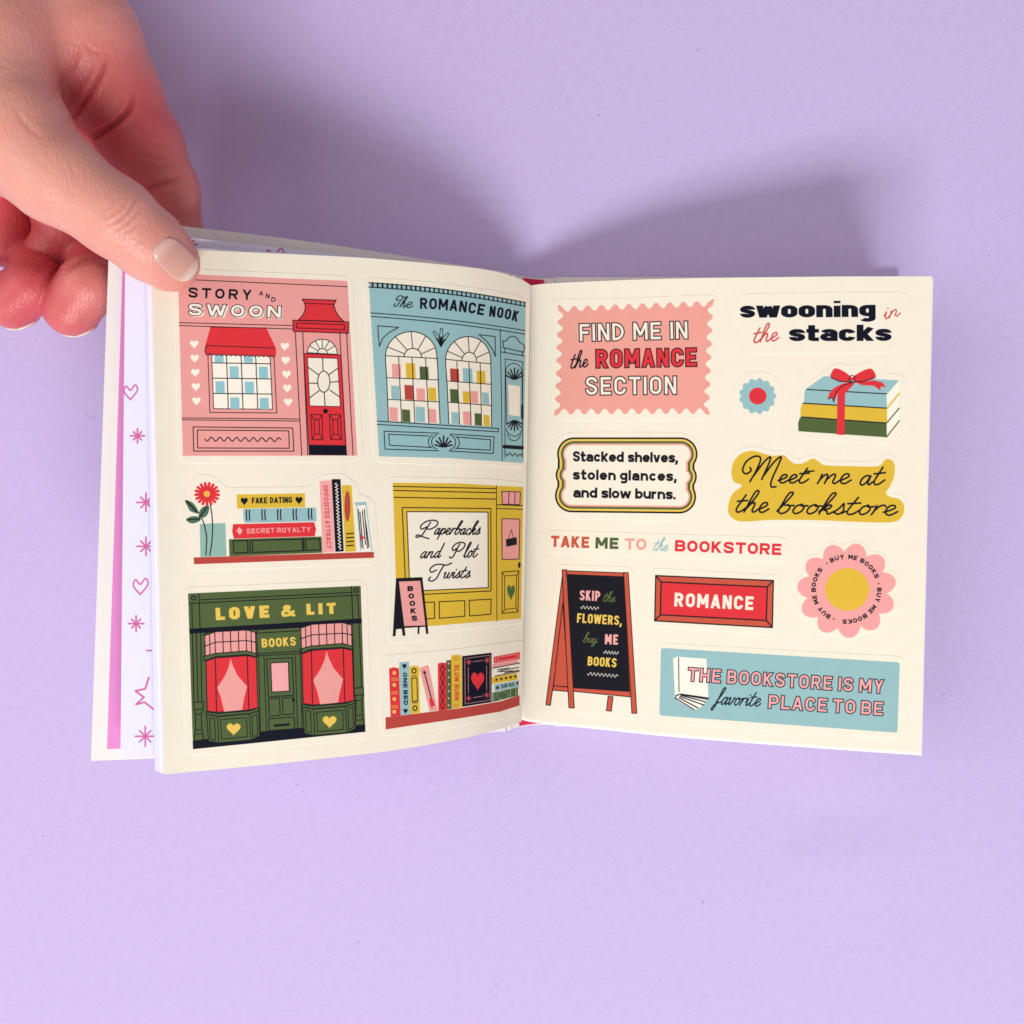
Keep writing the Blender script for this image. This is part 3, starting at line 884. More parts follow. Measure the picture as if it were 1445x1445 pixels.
    text(c, 'BOOKS', [(624, 500), (856, 486)], 60, 'gold', w=.22, sp=.14)
    def bay(x0, dx, dy, flip):
        q = lambda x, y: (x0 + x * dx, dy + y + (-.048 * x))
        c.line([(x0 - 12, dy + 12), (x0 + 66, dy - 24), (x0 + 290, dy - 36), (x0 + 340, dy - 20)], 6, 'ink')
        c.poly([(x0 - 10, dy + 20), (x0 + 70, dy - 8), (x0 + 280, dy - 20), (x0 + 346, dy - 2), (x0 + 346, dy + 142), (x0 + 280, dy + 120), (x0 + 70, dy + 136), (x0 + 2, dy + 160)], 'pink')
        for x, t0, t1 in ((0, 18, 156), (32, 6, 146), (68, -8, 136), (122, -12, 132), (174, -14, 130), (228, -18, 126), (280, -20, 122), (314, -10, 132), (344, 0, 142)):
            c.line([(x0 + x - 4, dy + t0), (x0 + x, dy + t1)], 6, 'ink')
        c.line([(x0 - 6, dy + 92), (x0 + 68, dy + 64), (x0 + 280, dy + 52), (x0 + 344, dy + 64)], 6, 'ink')
        c.line([(x0 - 10, dy + 20), (x0 + 70, dy - 8), (x0 + 280, dy - 20), (x0 + 346, dy - 2)], 6, 'ink')
        c.pl([(x0 - 12, dy + 160), (x0 + 66, dy + 140), (x0 + 280, dy + 122), (x0 + 350, dy + 142), (x0 + 350, dy + 164), (x0 + 282, dy + 148), (x0 + 68, dy + 162), (x0 - 8, dy + 192)], 'green', 6)
        c.pl([(x0 + 4, dy + 192), (x0 + 68, dy + 170), (x0 + 284, dy + 154), (x0 + 346, dy + 168), (x0 + 358, dy + 508), (x0 + 296, dy + 524), (x0 + 76, dy + 540), (x0 + 12, dy + 530)], 'red', 6)
        c.poly([(x0 + 172, dy + 172), (x0 + 186, dy + 220), (x0 + 220, dy + 290), (x0 + 284, dy + 365), (x0 + 262, dy + 450), (x0 + 250, dy + 524), (x0 + 128, dy + 536), (x0 + 106, dy + 440), (x0 + 80, dy + 372), (x0 + 128, dy + 300), (x0 + 156, dy + 240)], 'pink')
        c.line([(x0 + 68, dy + 168), (x0 + 76, dy + 540)], 6, 'ink'); c.line([(x0 + 284, dy + 152), (x0 + 296, dy + 524)], 6, 'ink')
        c.pl([(x0 + 2, dy + 536), (x0 + 78, dy + 548), (x0 + 298, dy + 530), (x0 + 362, dy + 508), (x0 + 370, dy + 526), (x0 + 300, dy + 548), (x0 + 80, dy + 566), (x0 + 8, dy + 554)], 'green', 6)
        c.pl([(x0 + 8, dy + 556), (x0 + 84, dy + 568), (x0 + 300, dy + 550), (x0 + 362, dy + 528), (x0 + 370, dy + 700), (x0 + 308, dy + 728), (x0 + 88, dy + 748), (x0 + 22, dy + 734)], 'green', 6)
        c.line([(x0 + 84, dy + 568), (x0 + 90, dy + 748)], 5, 'ink'); c.line([(x0 + 300, dy + 550), (x0 + 308, dy + 728)], 5, 'ink')
        c.line([(x0 + 104, dy + 590), (x0 + 280, dy + 575), (x0 + 286, dy + 706), (x0 + 110, dy + 722)], 5, 'ink', closed=True)
        c.line([(x0 + 28, dy + 576), (x0 + 62, dy + 584), (x0 + 68, dy + 730), (x0 + 36, dy + 720)], 5, 'ink', closed=True)
        c.line([(x0 + 316, dy + 566), (x0 + 348, dy + 552), (x0 + 356, dy + 692), (x0 + 322, dy + 706)], 5, 'ink', closed=True)
        c.poly(heart(x0 + 192, dy + 650, 94, 84), 'gold')
    bay(240, 1, 400, 0)
    bay(892, .92, 350, 1)
    for q in ([(588, 378), (886, 362)], [(590, 402), (890, 384)], [(592, 542), (892, 524)], [(594, 556), (892, 540)]):
        c.line(q, 6, 'ink')
    c.line([(586, 376), (594, 560)], 6, 'ink'); c.line([(888, 360), (894, 540)], 6, 'ink')
    for x0, x1 in ((638, 656), (850, 868), (602, 614), (886, 898)):
        c.line([(x0, 550), (x1, 1076)], 5, 'ink')
    c.line([(656, 578), (830, 568), (840, 824), (668, 834)], 6, 'ink', closed=True)
    c.pl([(684, 604), (804, 598), (810, 796), (692, 802)], 'lpink', 6)
    for q in ([(670, 848), (744, 842), (748, 960), (674, 966)], [(762, 842), (838, 836), (842, 950), (768, 956)], [(670, 984), (844, 972), (848, 1052), (674, 1064)]):
        c.line(q, 6, 'ink', closed=True)
    c.line([(712, 1030), (806, 1022)], 16, 'ink')
    c.poly(arc(838, 854, 11, 11, 0, 350), 'ink')
    for x, y in ((160, 872), (1250, 776)):
        c.pl([(x, y), (x + 64, y - 4), (x + 66, y + 44), (x + 4, y + 50)], 'green', 6)
        c.line([(x + 6, y + 50), (x + 14, y + 84), (x + 12, y + 186), (x + 6, y + 250)], 6, 'ink')
        c.line([(x + 62, y + 46), (x + 52, y + 82), (x + 56, y + 182), (x + 68, y + 248)], 6, 'ink')
        c.line([(x + 12, y + 84), (x + 54, y + 80)], 5, 'ink'); c.line([(x + 14, y + 186), (x + 56, y + 182)], 5, 'ink'); c.line([(x + 8, y + 218), (x + 64, y + 214)], 5, 'ink')

    # --- row of books
    V = (530, 900, .1661)
    c.view(*V)
    outline('L', 'sticker of a rust shelf lined with upright novels and a black heart cover', [(30, 152), (640, 100), (1262, 18), (1256, 648), (700, 752), (40, 838)], V, rnd=50)
    c.poly([(84, 676), (700, 600), (1060, 540), (1222, 488), (1222, 574), (1060, 626), (700, 686), (86, 778)], 'rust')
    def spine(q, col):
        c.poly(q, col)
    spine(catmull([(114, 262), (150, 250), (198, 258), (212, 660), (128, 670)], 1, True), 'red')
    for y in (298, 400, 520, 628):
        c.poly(arc(158, y, 16, 18, 0, 350, 8), 'gold')
    for y in (344, 460, 578):
        c.line([(134, y), (188, y - 2)], 5, 'gold'); c.line([(134, y + 16), (188, y + 14)], 5, 'gold')
    spine([(200, 208), (284, 200), (296, 650), (212, 660)], 'teal')
    c.poly(heart(244, 240, 36, 44), 'ink'); c.poly(heart(254, 620, 36, 42), 'ink')
    text(c, 'ONE BED', [(232, 296), (240, 572)], 34, 'dark', w=.24, sp=.2, xs=1.2)
    spine(catmull([(286, 246), (326, 234), (368, 244), (376, 636), (296, 648)], 1, True), 'yellow')
    c.line(arc(326, 280, 17, 20, 0, 360), 9, 'ink'); c.line(arc(334, 598, 17, 20, 0, 360), 9, 'ink')
    c.line([(306, 326), (346, 322)], 6, 'ink'); c.line([(310, 552), (356, 548)], 6, 'ink')
    c.line([(306, 344), (350, 340), (356, 536), (312, 540)], 7, 'ink', closed=True)
    spine([(370, 258), (440, 230), (452, 240), (526, 618), (458, 626)], 'pink')
    c.line([(412, 284), (486, 566)], 9, 'ink'); c.poly([(402, 304), (408, 274), (430, 296)], 'ink')
    c.poly([(454, 520), (480, 512), (508, 580), (488, 572), (480, 600), (466, 580)], 'red')
    spine(catmull([(528, 218), (560, 210), (600, 212), (604, 612), (532, 620)], 1, True), 'red')
    for k in range(5):
        c.line([(568, 230 + k * 76), (588, 266 + k * 76), (570, 304 + k * 76), (550, 268 + k * 76)], 6, 'ink', closed=True)
    spine([(600, 192), (642, 188), (646, 604), (604, 608)], 'green')
    for k in range(7):
        c.poly(arc(621, 218 + k * 59, 8, 9, 0, 350, 8), 'lpink')
    spine(catmull([(640, 152), (680, 142), (730, 148), (734, 590), (648, 604)], 1, True), 'yellow')
    text(c, 'SLOW BURN', [(668, 228), (668, 532)], 40, hexc('c9432f'), w=.22, sp=.12)
    for x in (664, 682, 700):
        c.line([(x, 160), (x, 192)], 5, 'rust'); c.line([(x, 560), (x, 590)], 5, 'rust')
    c.poly([(734, 156), (984, 126), (984, 546), (736, 586)], 'dark')
    c.line([(756, 176), (970, 148), (972, 528), (760, 562)], 4, 'lpink', closed=True)
    for x, y in ((790, 206), (944, 190), (790, 514), (942, 486)):
        star8(c, x, y, 25, 5, hexc('e8505a'))
    for q in ([(826, 204), (912, 192)], [(828, 508), (912, 494)], [(786, 250), (788, 470)], [(942, 236), (942, 446)]):
        c.line(q, 4, 'lpink')
    c.poly(heart(866, 360, 112, 160), 'red')
    c.poly([(1000, 162), (1224, 120), (1224, 180), (1004, 218)], 'red')
    c.line([(1034, 166), (1206, 138), (1208, 170), (1036, 200)], 5, 'lpink', closed=True)
    c.line([(1016, 166), (1018, 204)], 5, 'lpink')
    c.poly([(990, 224), (1210, 188), (1212, 220), (992, 256)], 'pink')
    for a, b in (((992, 258), (1224, 214)), ((1036, 270), (1130, 256)), ((1060, 278), (1214, 252)), ((1034, 288), (1170, 280)), ((1094, 298), (1214, 276)), ((1014, 326), (1220, 284))):
        c.line([a, b], 7, 'ink')
    c.poly([(984, 336), (1200, 298), (1204, 356), (986, 392)], 'yellow')
    for k in range(5):
        star8(c, 1026 + k * 40, 356 - k * 7, 10, 5, 'ink')
    c.poly([(1006, 398), (1216, 360), (1216, 418), (1010, 454)], 'teal')
    text(c, 'BLIND DATE', [(1070, 428), (1178, 408)], 30, 'dark', w=.15, sp=.16)
    c.poly(arc(1034, 424, 14, 18, 0, 270, 4), 'ink'); c.poly(arc(1204, 384, 10, 18, 0, 270, 4), 'ink')
    c.poly([(990, 466), (1208, 420), (1208, 492), (990, 546)], 'green')
    c.line(arc(1078, 490, 50, 32, 0, 360, 30), 4, 'sage'); c.line([(1144, 440), (1146, 506)], 6, 'sage'); c.line([(1190, 430), (1192, 496)], 6, 'sage'); c.line([(1004, 470), (1004, 540)], 6, 'sage')
    return c


def paint_right():
    c = Canvas(722, 378, 1330, 1076, 3.0, K['cream'])
    # --- stamp
    V = (770, 410, .173)
    c.view(*V)
    def scallop(TL, TR, BR, BL, nx, ny, amp, off=0):
        P = []
        TL, TR, BR, BL = [np.array(q, float) for q in (TL, TR, BR, BL)]
        for a, b, n in ((TL, TR, nx), (TR, BR, ny), (BR, BL, nx), (BL, TL, ny)):
            e = (b - a) / np.hypot(*(b - a))
            nn = np.array([e[1], -e[0]])
            t = np.linspace(0.5 / n / 2 * 0, 1, n * 10 + 1)[:-1]
            s_ = np.cos(t * n * 2 * math.pi)
            s_ = np.sign(s_) * np.abs(s_) ** .8
            ramp = 1 + 1.0 * np.exp(-np.minimum(t, 1 - t) * n * 6)
            P += list(a + (b - a) * t[:, None] + nn * (s_ * amp * 1.0 + (ramp - 1) * 0)[:, None])
        return np.array(P)
    P = scallop((122, 152), (1346, 106), (1312, 984), (96, 988), 11, 8, 23)
    outline('R', 'salmon stamp edged sticker reading FIND ME IN the ROMANCE SECTION', [(60, 70), (700, 62), (1408, 34), (1400, 500), (1368, 1048), (700, 1062), (36, 1060), (50, 560)], V, rnd=50)
    c.poly(P, 'salmon')
    for q, r in (((110, 130), (150, 175)), ((1362, 84), (1318, 138)), ((1326, 1002), (1280, 950)), ((82, 1008), (130, 950))):
        c.line([q, r], 27, 'salmon')
    text(c, 'FIND ME IN', [(280, 414), (1158, 392)], 140, 'cream', w=.155, sp=.17, spc=.56, out=('dark', 8))
    script(c, 'the', [(200, 634), (345, 620)], 135, 'dark', w=11, slant=.25)
    text(c, 'ROMANCE', [(414, 630), (1230, 616)], 146, 'red', w=.19, sp=.17, out=('dark', 8))
    text(c, 'SECTION', [(330, 850), (1066, 844)], 144, 'cream', w=.155, sp=.19, out=('dark', 8))
    # --- swooning in the stacks
    V = (1020, 400, .1938)
    c.view(*V)
    outline('R', 'clear edged sticker reading swooning in the stacks', [(92, 120), (150, 76), (1310, 60), (1378, 110), (1388, 250), (1300, 332), (1296, 430), (1240, 502), (230, 514), (176, 470), (180, 350), (96, 300)], V, rnd=46)
    text(c, 'swooning', [(126, 250), (1112, 243)], 118, 'dark', w=.22, sp=.04, xs=1.9)
    text(c, 'stacks', [(482, 420), (1228, 418)], 118, 'dark', w=.22, sp=.04, xs=1.9)
    script(c, 'in', [(1172, 262), (1290, 232)], 112, hexc('c4504e'), w=9, slant=.35)
    script(c, 'the', [(218, 432), (402, 414)], 128, hexc('c4504e'), w=11, slant=.3)
    # --- small flower and gift
    outline('R', 'small round sticker of a pale blue flower with a red centre', arc(256, 820, 186, 182, 0, 350, 40), V)
    c.poly([(253 + (118 + 18 * abs(math.cos(6.5 * a))) * math.cos(a), 820 + (112 + 20 * abs(math.cos(6.5 * a))) * math.sin(a)) for a in np.linspace(0, 2 * math.pi, 160, endpoint=False)], 'teal')
    c.poly(arc(254, 820, 63, 61, 0, 355, 50), 'red')
    outline('R', 'sticker of three gift books tied with a red ribbon bow', [(510, 1110), (515, 970), (545, 820), (600, 735), (770, 620), (820, 575), (930, 600), (1060, 570), (1120, 590), (1170, 655), (1320, 662), (1332, 900), (1335, 1010), (1230, 1168), (900, 1150), (520, 1125)], V, rnd=30)
    c.poly([(1192, 1120), (1196, 1010), (1195, 905), (1200, 800), (1280, 700), (1284, 900), (1284, 1000)], 'white')
    c.poly([(736, 674), (1280, 706), (1196, 804), (600, 772), (608, 766)], 'teal')
    c.poly([(596, 775), (1190, 806), (1196, 904), (590, 872)], 'teal')
    c.line([(612, 772), (1192, 804)], 7, 'ink')
    c.poly([(576, 874), (1196, 908), (1196, 1012), (566, 968), (564, 920)], 'yellow')
    c.poly([(560, 976), (1192, 1014), (1194, 1120), (550, 1076), (548, 1020)], 'green')
    c.line([(584, 872), (1190, 908)], 8, 'ink'); c.line([(572, 972), (1188, 1016)], 8, 'ink')
    c.line([(1196, 908), (1284, 800)], 12, 'yellow'); c.line([(1194, 1014), (1284, 908)], 9, 'green'); c.line([(1192, 1118), (1284, 1000)], 9, 'green')
    c.line([(1196, 804), (1280, 706)], 4, 'teal')
    c.poly([(836, 786), (890, 786), (886, 1104), (828, 1100)], 'red')
    c.poly([(836, 790), (940, 716), (965, 722), (890, 800)], 'red')
    c.poly(catmull([(940, 690), (880, 640), (820, 618), (796, 640), (784, 680), (830, 708), (900, 718)], 5, True), 'red')
    c.poly(catmull([(940, 690), (1000, 645), (1070, 620), (1100, 640), (1112, 682), (1060, 706), (980, 716)], 5, True), 'red')
    c.poly([(940, 715), (870, 730), (810, 760), (775, 800), (764, 840), (800, 832), (806, 866), (840, 790), (930, 735)], 'red')
    c.poly([(950, 710), (1020, 715), (1100, 705), (1160, 720), (1188, 756), (1150, 750), (1146, 778), (1100, 745), (1010, 740)], 'red')
    c.line([(788, 686), (850, 714), (930, 718), (1020, 714), (1110, 684)], 6, 'ink')
    c.line([(936, 722), (870, 745), (825, 790), (806, 864), (798, 830), (766, 842)], 5, 'ink')
    c.line(catmull([(935, 718), (918, 700), (935, 670), (960, 680), (958, 710), (935, 718), (945, 690)], 5), 5, 'ink')
    # --- stacked shelves
    V = (770, 600, .1661)
    c.view(*V)
    outline('R', 'scalloped frame sticker reading Stacked shelves, stolen glances, and slow burns.', [(60, 240), (90, 110), (190, 60), (1180, 62), (1300, 130), (1335, 260), (1310, 430), (1330, 620), (1280, 760), (1160, 815), (180, 796), (70, 720), (40, 600), (62, 430)], V, rnd=70)
    for k, col in ((0, 'ink'), (14, 'gold'), (32, 'green'), (50, 'salmon'), (64, 'cream')):
        for cx, cy, r_ in ((240, 246, 142), (1148, 246, 142), (198, 424, 112), (1172, 438, 112), (222, 598, 142), (1136, 608, 142)):
            c.poly(arc(cx, cy, r_ - k, r_ - k, 0, 356, 60), col)
        c.poly([(240, 104 + k), (1148, 104 + k), (1136, 300), (1136, 750 - k), (222, 740 - k), (240, 300)], col)
        c.poly([(106 + k * 1.15, 246), (1264 - k * 1.1, 246), (1262 - k * 1.1, 608), (98 + k * 1.15, 600)], col)
    for s_, a, b in (('Stacked shelves,', (232, 308), (1124, 318)), ('stolen glances,', (232, 462), (1112, 476)), ('and slow burns.', (234, 614), (1104, 630))):
        text(c, s_, [a, b], 87, 'ink', w=.225, sp=.05 if s_[2] != 'o' else .11, spc=.40, xs=1.0)
    # --- meet me at the bookstore
    V = (1010, 620, .2007)
    c.view(*V)
    inner = [(110, 235), (125, 160), (180, 100), (260, 80), (330, 98), (400, 116), (480, 112), (520, 150), (560, 172), (620, 165), (680, 135), (730, 160), (770, 182), (950, 188), (1140, 188), (1190, 142), (1235, 145), (1260, 190), (1250, 270), (1225, 330), (1196, 376), (1225, 404), (1290, 420), (1325, 470), (1310, 540), (1240, 582), (1000, 580), (700, 568), (400, 566), (240, 576), (150, 572), (95, 530), (88, 460), (120, 380), (185, 325), (130, 300)]
    ctr = np.array(inner, float).mean(0)
    I = catmull(inner, 5, True)
    n_ = np.roll(I, -1, 0) - np.roll(I, 1, 0)
    n_ = np.stack([n_[:, 1], -n_[:, 0]], -1) / np.hypot(n_[:, 0], n_[:, 1])[:, None]
    O = I + n_ * 34
    keep = [i for i in range(len(O)) if np.min(np.hypot(*(I - O[i]).T)) > 32]
    outline('R', 'mustard cloud shaped sticker reading Meet me at the bookstore in black script', O[keep][::2], V)
    c.poly(I, 'yellow')
    script(c, 'M', [(215, 318), (450, 300)], 190, 'dark', w=12, slant=.25)
    script(c, 'eet', [(438, 305), (640, 306)], 128, 'dark', w=12, slant=.3)
    c.line([(626, 226), (690, 222)], 11, 'dark')
    script(c, 'me', [(715, 310), (945, 310)], 150, 'dark', w=12, slant=.3)
    script(c, 'at', [(1005, 322), (1175, 316)], 150, 'dark', w=12, slant=.3)
    script(c, 'the', [(130, 510), (365, 512)], 150, 'dark', w=12, slant=.35)
    script(c, 'bookstore', [(430, 520), (1270, 532)], 150, 'dark', w=12, slant=.35)
    # --- take me to the bookstore
    V = (760, 740, .2491)
    c.view(*V)
    outline('R', 'long thin sticker reading TAKE ME TO the BOOKSTORE in coloured capitals', [(45, 34), (1412, 74), (1408, 212), (42, 158)], V, rnd=34)
    text(c, 'TAKE', [(70, 127), (286, 134)], 64, 'brick', w=.24, sp=.15)
    text(c, 'ME', [(322, 136), (452, 140)], 64, 'green', w=.25, sp=.18)
    text(c, 'TO', [(488, 142), (610, 145)], 64, 'salmon', w=.22, sp=.12)
    script(c, 'the', [(648, 146), (730, 150)], 74, 'teal', w=6.5, slant=.3)
    text(c, 'BOOKSTORE', [(772, 152), (1374, 174)], 64, 'red', w=.23, sp=.16)
    # --- romance sign
    outline('R', 'red framed sign sticker reading ROMANCE', [(640, 246), (1372, 288), (1368, 624), (632, 576)], V, rnd=30)
    c.pl([(664, 290), (1330, 318), (1324, 584), (658, 546)], 'brick', 7)
    c.pl([(694, 326), (1296, 354), (1290, 544), (690, 512)], 'red', 7)
    for a, b in (((664, 290), (694, 326)), ((1330, 318), (1296, 354)), ((1324, 584), (1290, 544)), ((658, 546), (690, 512))):
        c.line([a, b], 7, 'ink')
    text(c, 'ROMANCE', [(768, 464), (1216, 486)], 78, 'cream', w=.22, sp=.16)
    # --- flower
    V = (1100, 750, .1384)
    c.view(*V)
    def petals(k):
        t = np.linspace(0, 2 * np.pi, 330, endpoint=False)
        r_ = 402 + k + (106 - k * .3) * np.abs(np.cos(5.5 * (t + math.radians(77)))) ** .75
        return np.stack([686 + r_ * np.cos(t), 598 + r_ * .955 * np.sin(t)], -1)
    outline('R', 'pink petalled flower sticker circled with BUY ME BOOKS', petals(54)[::3], V)
    c.poly(petals(0) , hexc('eda19c'))
    c.poly(arc(690, 590, 224, 218, 0, 355, 60), hexc('dcb53c'))
    for k in range(3):
        a0 = (-120, -3, 120)[k]
        for s_, b0, b1 in (('BUY', 0, 26), ('ME', 33, 49), ('BOOKS', 55, 100)):
            t = np.radians(np.linspace(a0 + b0, a0 + b1, 40))
            text(c, s_, np.stack([682 + 312 * np.cos(t), 588 + 308 * np.sin(t)], -1), 46, 'dark', w=.24, sp=.16)
        t = math.radians(a0 - 7)
        c.poly(arc(682 + 333 * math.cos(t), 588 + 330 * math.sin(t), 8, 8, 0, 350, 10), 'dark')
    # --- a-board
    V = (750, 790, .1592)
    c.view(*V)
    outline('R', 'chalkboard easel sticker reading SKIP the FLOWERS, buy ME BOOKS', [(232, 40), (890, 66), (925, 150), (1000, 1410), (840, 1405), (70, 1335), (100, 1150), (215, 110)], V, rnd=40)
    for q in ([(276, 130), (296, 400), (168, 1290), (128, 1284)], [(278, 380), (330, 1125), (196, 1115)], [(196, 1115), (330, 1128), (336, 1168), (188, 1155)]):
        c.pl(q, 'brick', 7)
    c.pl([(680, 1208), (724, 1214), (708, 1342), (664, 1336)], 'brick', 7)
    c.pl([(300, 96), (830, 116), (890, 1216), (360, 1164)], 'brick', 7)
    c.poly([(318, 126), (818, 146), (872, 1170), (366, 1136)], 'ink')
    c.pl([(272, 88), (312, 88), (380, 1314), (332, 1310)], 'brick', 7)
    c.pl([(816, 112), (858, 114), (934, 1360), (890, 1360)], 'brick', 7)
    text(c, 'SKIP', [(426, 358), (608, 366)], 90, 'lpink', w=.2, sp=.1)
    script(c, 'the', [(632, 366), (738, 374)], 92, 'lgreen', w=8.5, slant=.25)
    c.line(wave((436, 418), (596, 432), 5, 13), 5, 'white')
    text(c, 'FLOWERS,', [(402, 556), (800, 580)], 84, 'gold', w=.2, sp=.1)
    script(c, 'buy', [(458, 728), (578, 738)], 92, 'lgreen', w=8.5, slant=.25)
    text(c, 'ME', [(650, 748), (766, 752)], 90, 'lpink', w=.22, sp=.14)
    c.line(wave((640, 816), (772, 828), 5, 13), 5, 'white')
    text(c, 'BOOKS', [(496, 936), (752, 954)], 82, 'gold', w=.2, sp=.1)
    c.line(wave((498, 1008), (766, 1030), 8, 13), 5, 'white')
    # --- banner
    V = (910, 900, .2837)
    c.view(*V)
    outline('R', 'long pale blue banner sticker reading THE BOOKSTORE IS MY favorite PLACE TO BE', [(62, 24), (1300, 94), (1288, 506), (50, 416)], V, rnd=40)
    STK[-1][2][:] = STK[-1][2]
    P = []
    Q = np.array([(80, 50), (1268, 122), (1256, 472), (72, 386)], float)
    for i in range(4):
        a, b, d = Q[i - 1], Q[i], Q[(i + 1) % 4]
        u, v = (a - b) / np.hypot(*(a - b)) * 12, (d - b) / np.hypot(*(d - b)) * 12
        P += [b + u, b + (u + v) * .25, b + v]
    c.poly(P, 'teal')
    c.poly([(140, 102), (160, 94), (306, 104), (316, 298), (160, 280), (144, 292), (150, 290)], 'white')
    c.line([(168, 100), (170, 268)], 4, 'dark')
    c.poly([(146, 290), (170, 276), (318, 298), (300, 320), (270, 352), (244, 362), (160, 312)], 'white')
    for q in ([(318, 300), (180, 280), (156, 286), (152, 300), (246, 358)], [(180, 286), (300, 318)], [(176, 292), (292, 334)], [(170, 298), (266, 350)], [(180, 282), (312, 306)]):
        c.line(q, 5.5, 'dark')
    text(c, 'THE BOOKSTORE IS MY', [(214, 214), (1184, 276)], 66, 'lpink', w=.18, sp=.2, spc=.5, out=('dark', 4.2))
    script(c, 'favorite', [(352, 330), (572, 340)], 84, 'dark', w=6, slant=.3)
    text(c, 'PLACE TO BE', [(614, 350), (1182, 386)], 66, 'lpink', w=.18, sp=.2, spc=.45, out=('dark', 4.2))
    return c


def paint_doodle():
    c = Canvas(160, 310, 760, 1080, 2.5, hexc('e9e6f8'))
    c.view(0, 0, 1)
    col = 'doodle'
    def hrt(x, y, s_):
        c.line(catmull([(x, y + s_), (x - s_ * .8, y), (x - s_ * .55, y - s_ * .75), (x, y - s_ * .2), (x + s_ * .6, y - s_ * .9), (x + s_ * .9, y - s_ * .2), (x, y + s_)], 6), 2.2, col)
    hrt(387, 364, 15); hrt(508, 376, 12); star8(c, 268, 345, 10, 2.4, col); hrt(184, 553, 11); hrt(198, 827, 12)
    for x, y, r in ((194, 615, 10), (206, 709, 13), (206, 771, 13), (192, 880, 11), (205, 1039, 14)):
        star8(c, x, y, r, 2.4, col)
    c.line([(210, 956), (205, 972), (191, 975), (203, 984), (192, 994), (204, 991), (218, 1002)], 2.6, col)
    c.line([(207, 918), (214, 918)], 2.2, col); c.line([(212, 568), (216, 572), (212, 577)], 2, col)
    c.line([(211, 545), (216, 550)], 2, col)
    return c


def remap(cv, sheet, w_, h_, name):
    """resample the painted print into the sheet's own (u, v) coordinates and keep it as a texture"""
    u, v = np.meshgrid((np.arange(w_) + .5) / w_, (np.arange(h_) + .5) / h_)
    out = np.empty((h_, w_, 4), np.float32)
    out[..., 3] = 1
    p = project(sheet.S(u.ravel(), v.ravel())).reshape(h_, w_, 2)
    X = np.clip((p[..., 0] - cv.x0) * cv.k - .5, 0, cv.W - 1.01)
    Y = np.clip((p[..., 1] - cv.y0) * cv.k - .5, 0, cv.H - 1.01)
    i, j = X.astype(int), Y.astype(int)
    fx, fy = (X - i)[..., None], (Y - j)[..., None]
    I = cv.img
    out[..., :3] = (I[j, i] * (1 - fx) + I[j, i + 1] * fx) * (1 - fy) + (I[j + 1, i] * (1 - fx) + I[j + 1, i + 1] * fx) * fy
    im = bpy.data.images.new(name, w_, h_)
    im.pixels.foreach_set(out[::-1].ravel())
    im.update()
    im.pack()
    return im

# ------------------------------------------------------------------ materials
def mat(name, col, rough=.6, spec=.3, sss=0, **kw):
    m = bpy.data.materials.new(name)
    m.use_nodes = True
    b = m.node_tree.nodes['Principled BSDF']
    b.inputs['Base Color'].default_value = (*[((c / 12.92) if c <= .04045 else ((c + .055) / 1.055) ** 2.4) for c in (hexc(col) if isinstance(col, str) else col)], 1)
    b.inputs['Roughness'].default_value = rough
    b.inputs['Specular IOR Level'].default_value = spec
    return m


def nd(m, t, **kw):
    n = m.node_tree.nodes.new(t)
    for k, v in kw.items():
        setattr(n, k, v)
    return n


def lk(m, a, b):
    m.node_tree.links.new(a, b)


def paper(name, col, bump=.06, img=None, mottle=.014, scale=900, rough=.62):
    """paper stock: fine fibre grain in the surface, faint uneven tone, optional flat print"""
    m = mat(name, col, rough, .08)
    b = m.node_tree.nodes['Principled BSDF']
    tc = nd(m, 'ShaderNodeTexCoord')
    n1 = nd(m, 'ShaderNodeTexNoise')
    n1.inputs['Scale'].default_value = scale
    n1.inputs['Detail'].default_value = 3
    lk(m, tc.outputs['Object'], n1.inputs['Vector'])
    n2 = nd(m, 'ShaderNodeTexNoise')
    n2.inputs['Scale'].default_value = scale * .25
    n2.inputs['Detail'].default_value = 6
    lk(m, tc.outputs['Object'], n2.inputs['Vector'])
    hsv = nd(m, 'ShaderNodeHueSaturation')
    mr = nd(m, 'ShaderNodeMapRange')
    mr.inputs['From Min'].default_value, mr.inputs['From Max'].default_value = .3, .7
    mr.inputs['To Min'].default_value, mr.inputs['To Max'].default_value = 1 - mottle, 1 + mottle
    lk(m, n2.outputs[0], mr.inputs[0])
    lk(m, mr.outputs[0], hsv.inputs['Value'])
    if img:
        t = nd(m, 'ShaderNodeTexImage', image=img, interpolation='Cubic', extension='EXTEND')
        uv = nd(m, 'ShaderNodeUVMap')
        lk(m, uv.outputs[0], t.inputs[0])
        lk(m, t.outputs[0], hsv.inputs['Color'])
    else:
        hsv.inputs['Color'].default_value = b.inputs['Base Color'].default_value[:]
    lk(m, hsv.outputs[0], b.inputs['Base Color'])
    bp = nd(m, 'ShaderNodeBump')
    bp.inputs['Strength'].default_value = bump
    bp.inputs['Distance'].default_value = .0004
    lk(m, n1.outputs[0], bp.inputs['Height'])
    lk(m, bp.outputs[0], b.inputs['Normal'])
    return m


# ------------------------------------------------------------------ mesh helpers
def link(name, V, Fc, m, parent=None, uv=None, smooth=True):
    me = bpy.data.meshes.new(name)
    me.from_pydata([tuple(v) for v in np.asarray(V, float)], [], [tuple(int(i) for i in f) for f in Fc])
    me.materials.append(m)
    if uv is not None:
        L = me.uv_layers.new(name='UVMap')
        uv = np.asarray(uv, float)
        li = np.empty(len(me.loops), int)
        me.loops.foreach_get('vertex_index', li)
        L.data.foreach_set('uv', uv[li].ravel())
    me.polygons.foreach_set('use_smooth', [smooth] * len(me.polygons))
    me.update()
    o = bpy.data.objects.new(name, me)
    COL.objects.link(o)
    if parent is not None:
        o.parent = parent
    return o


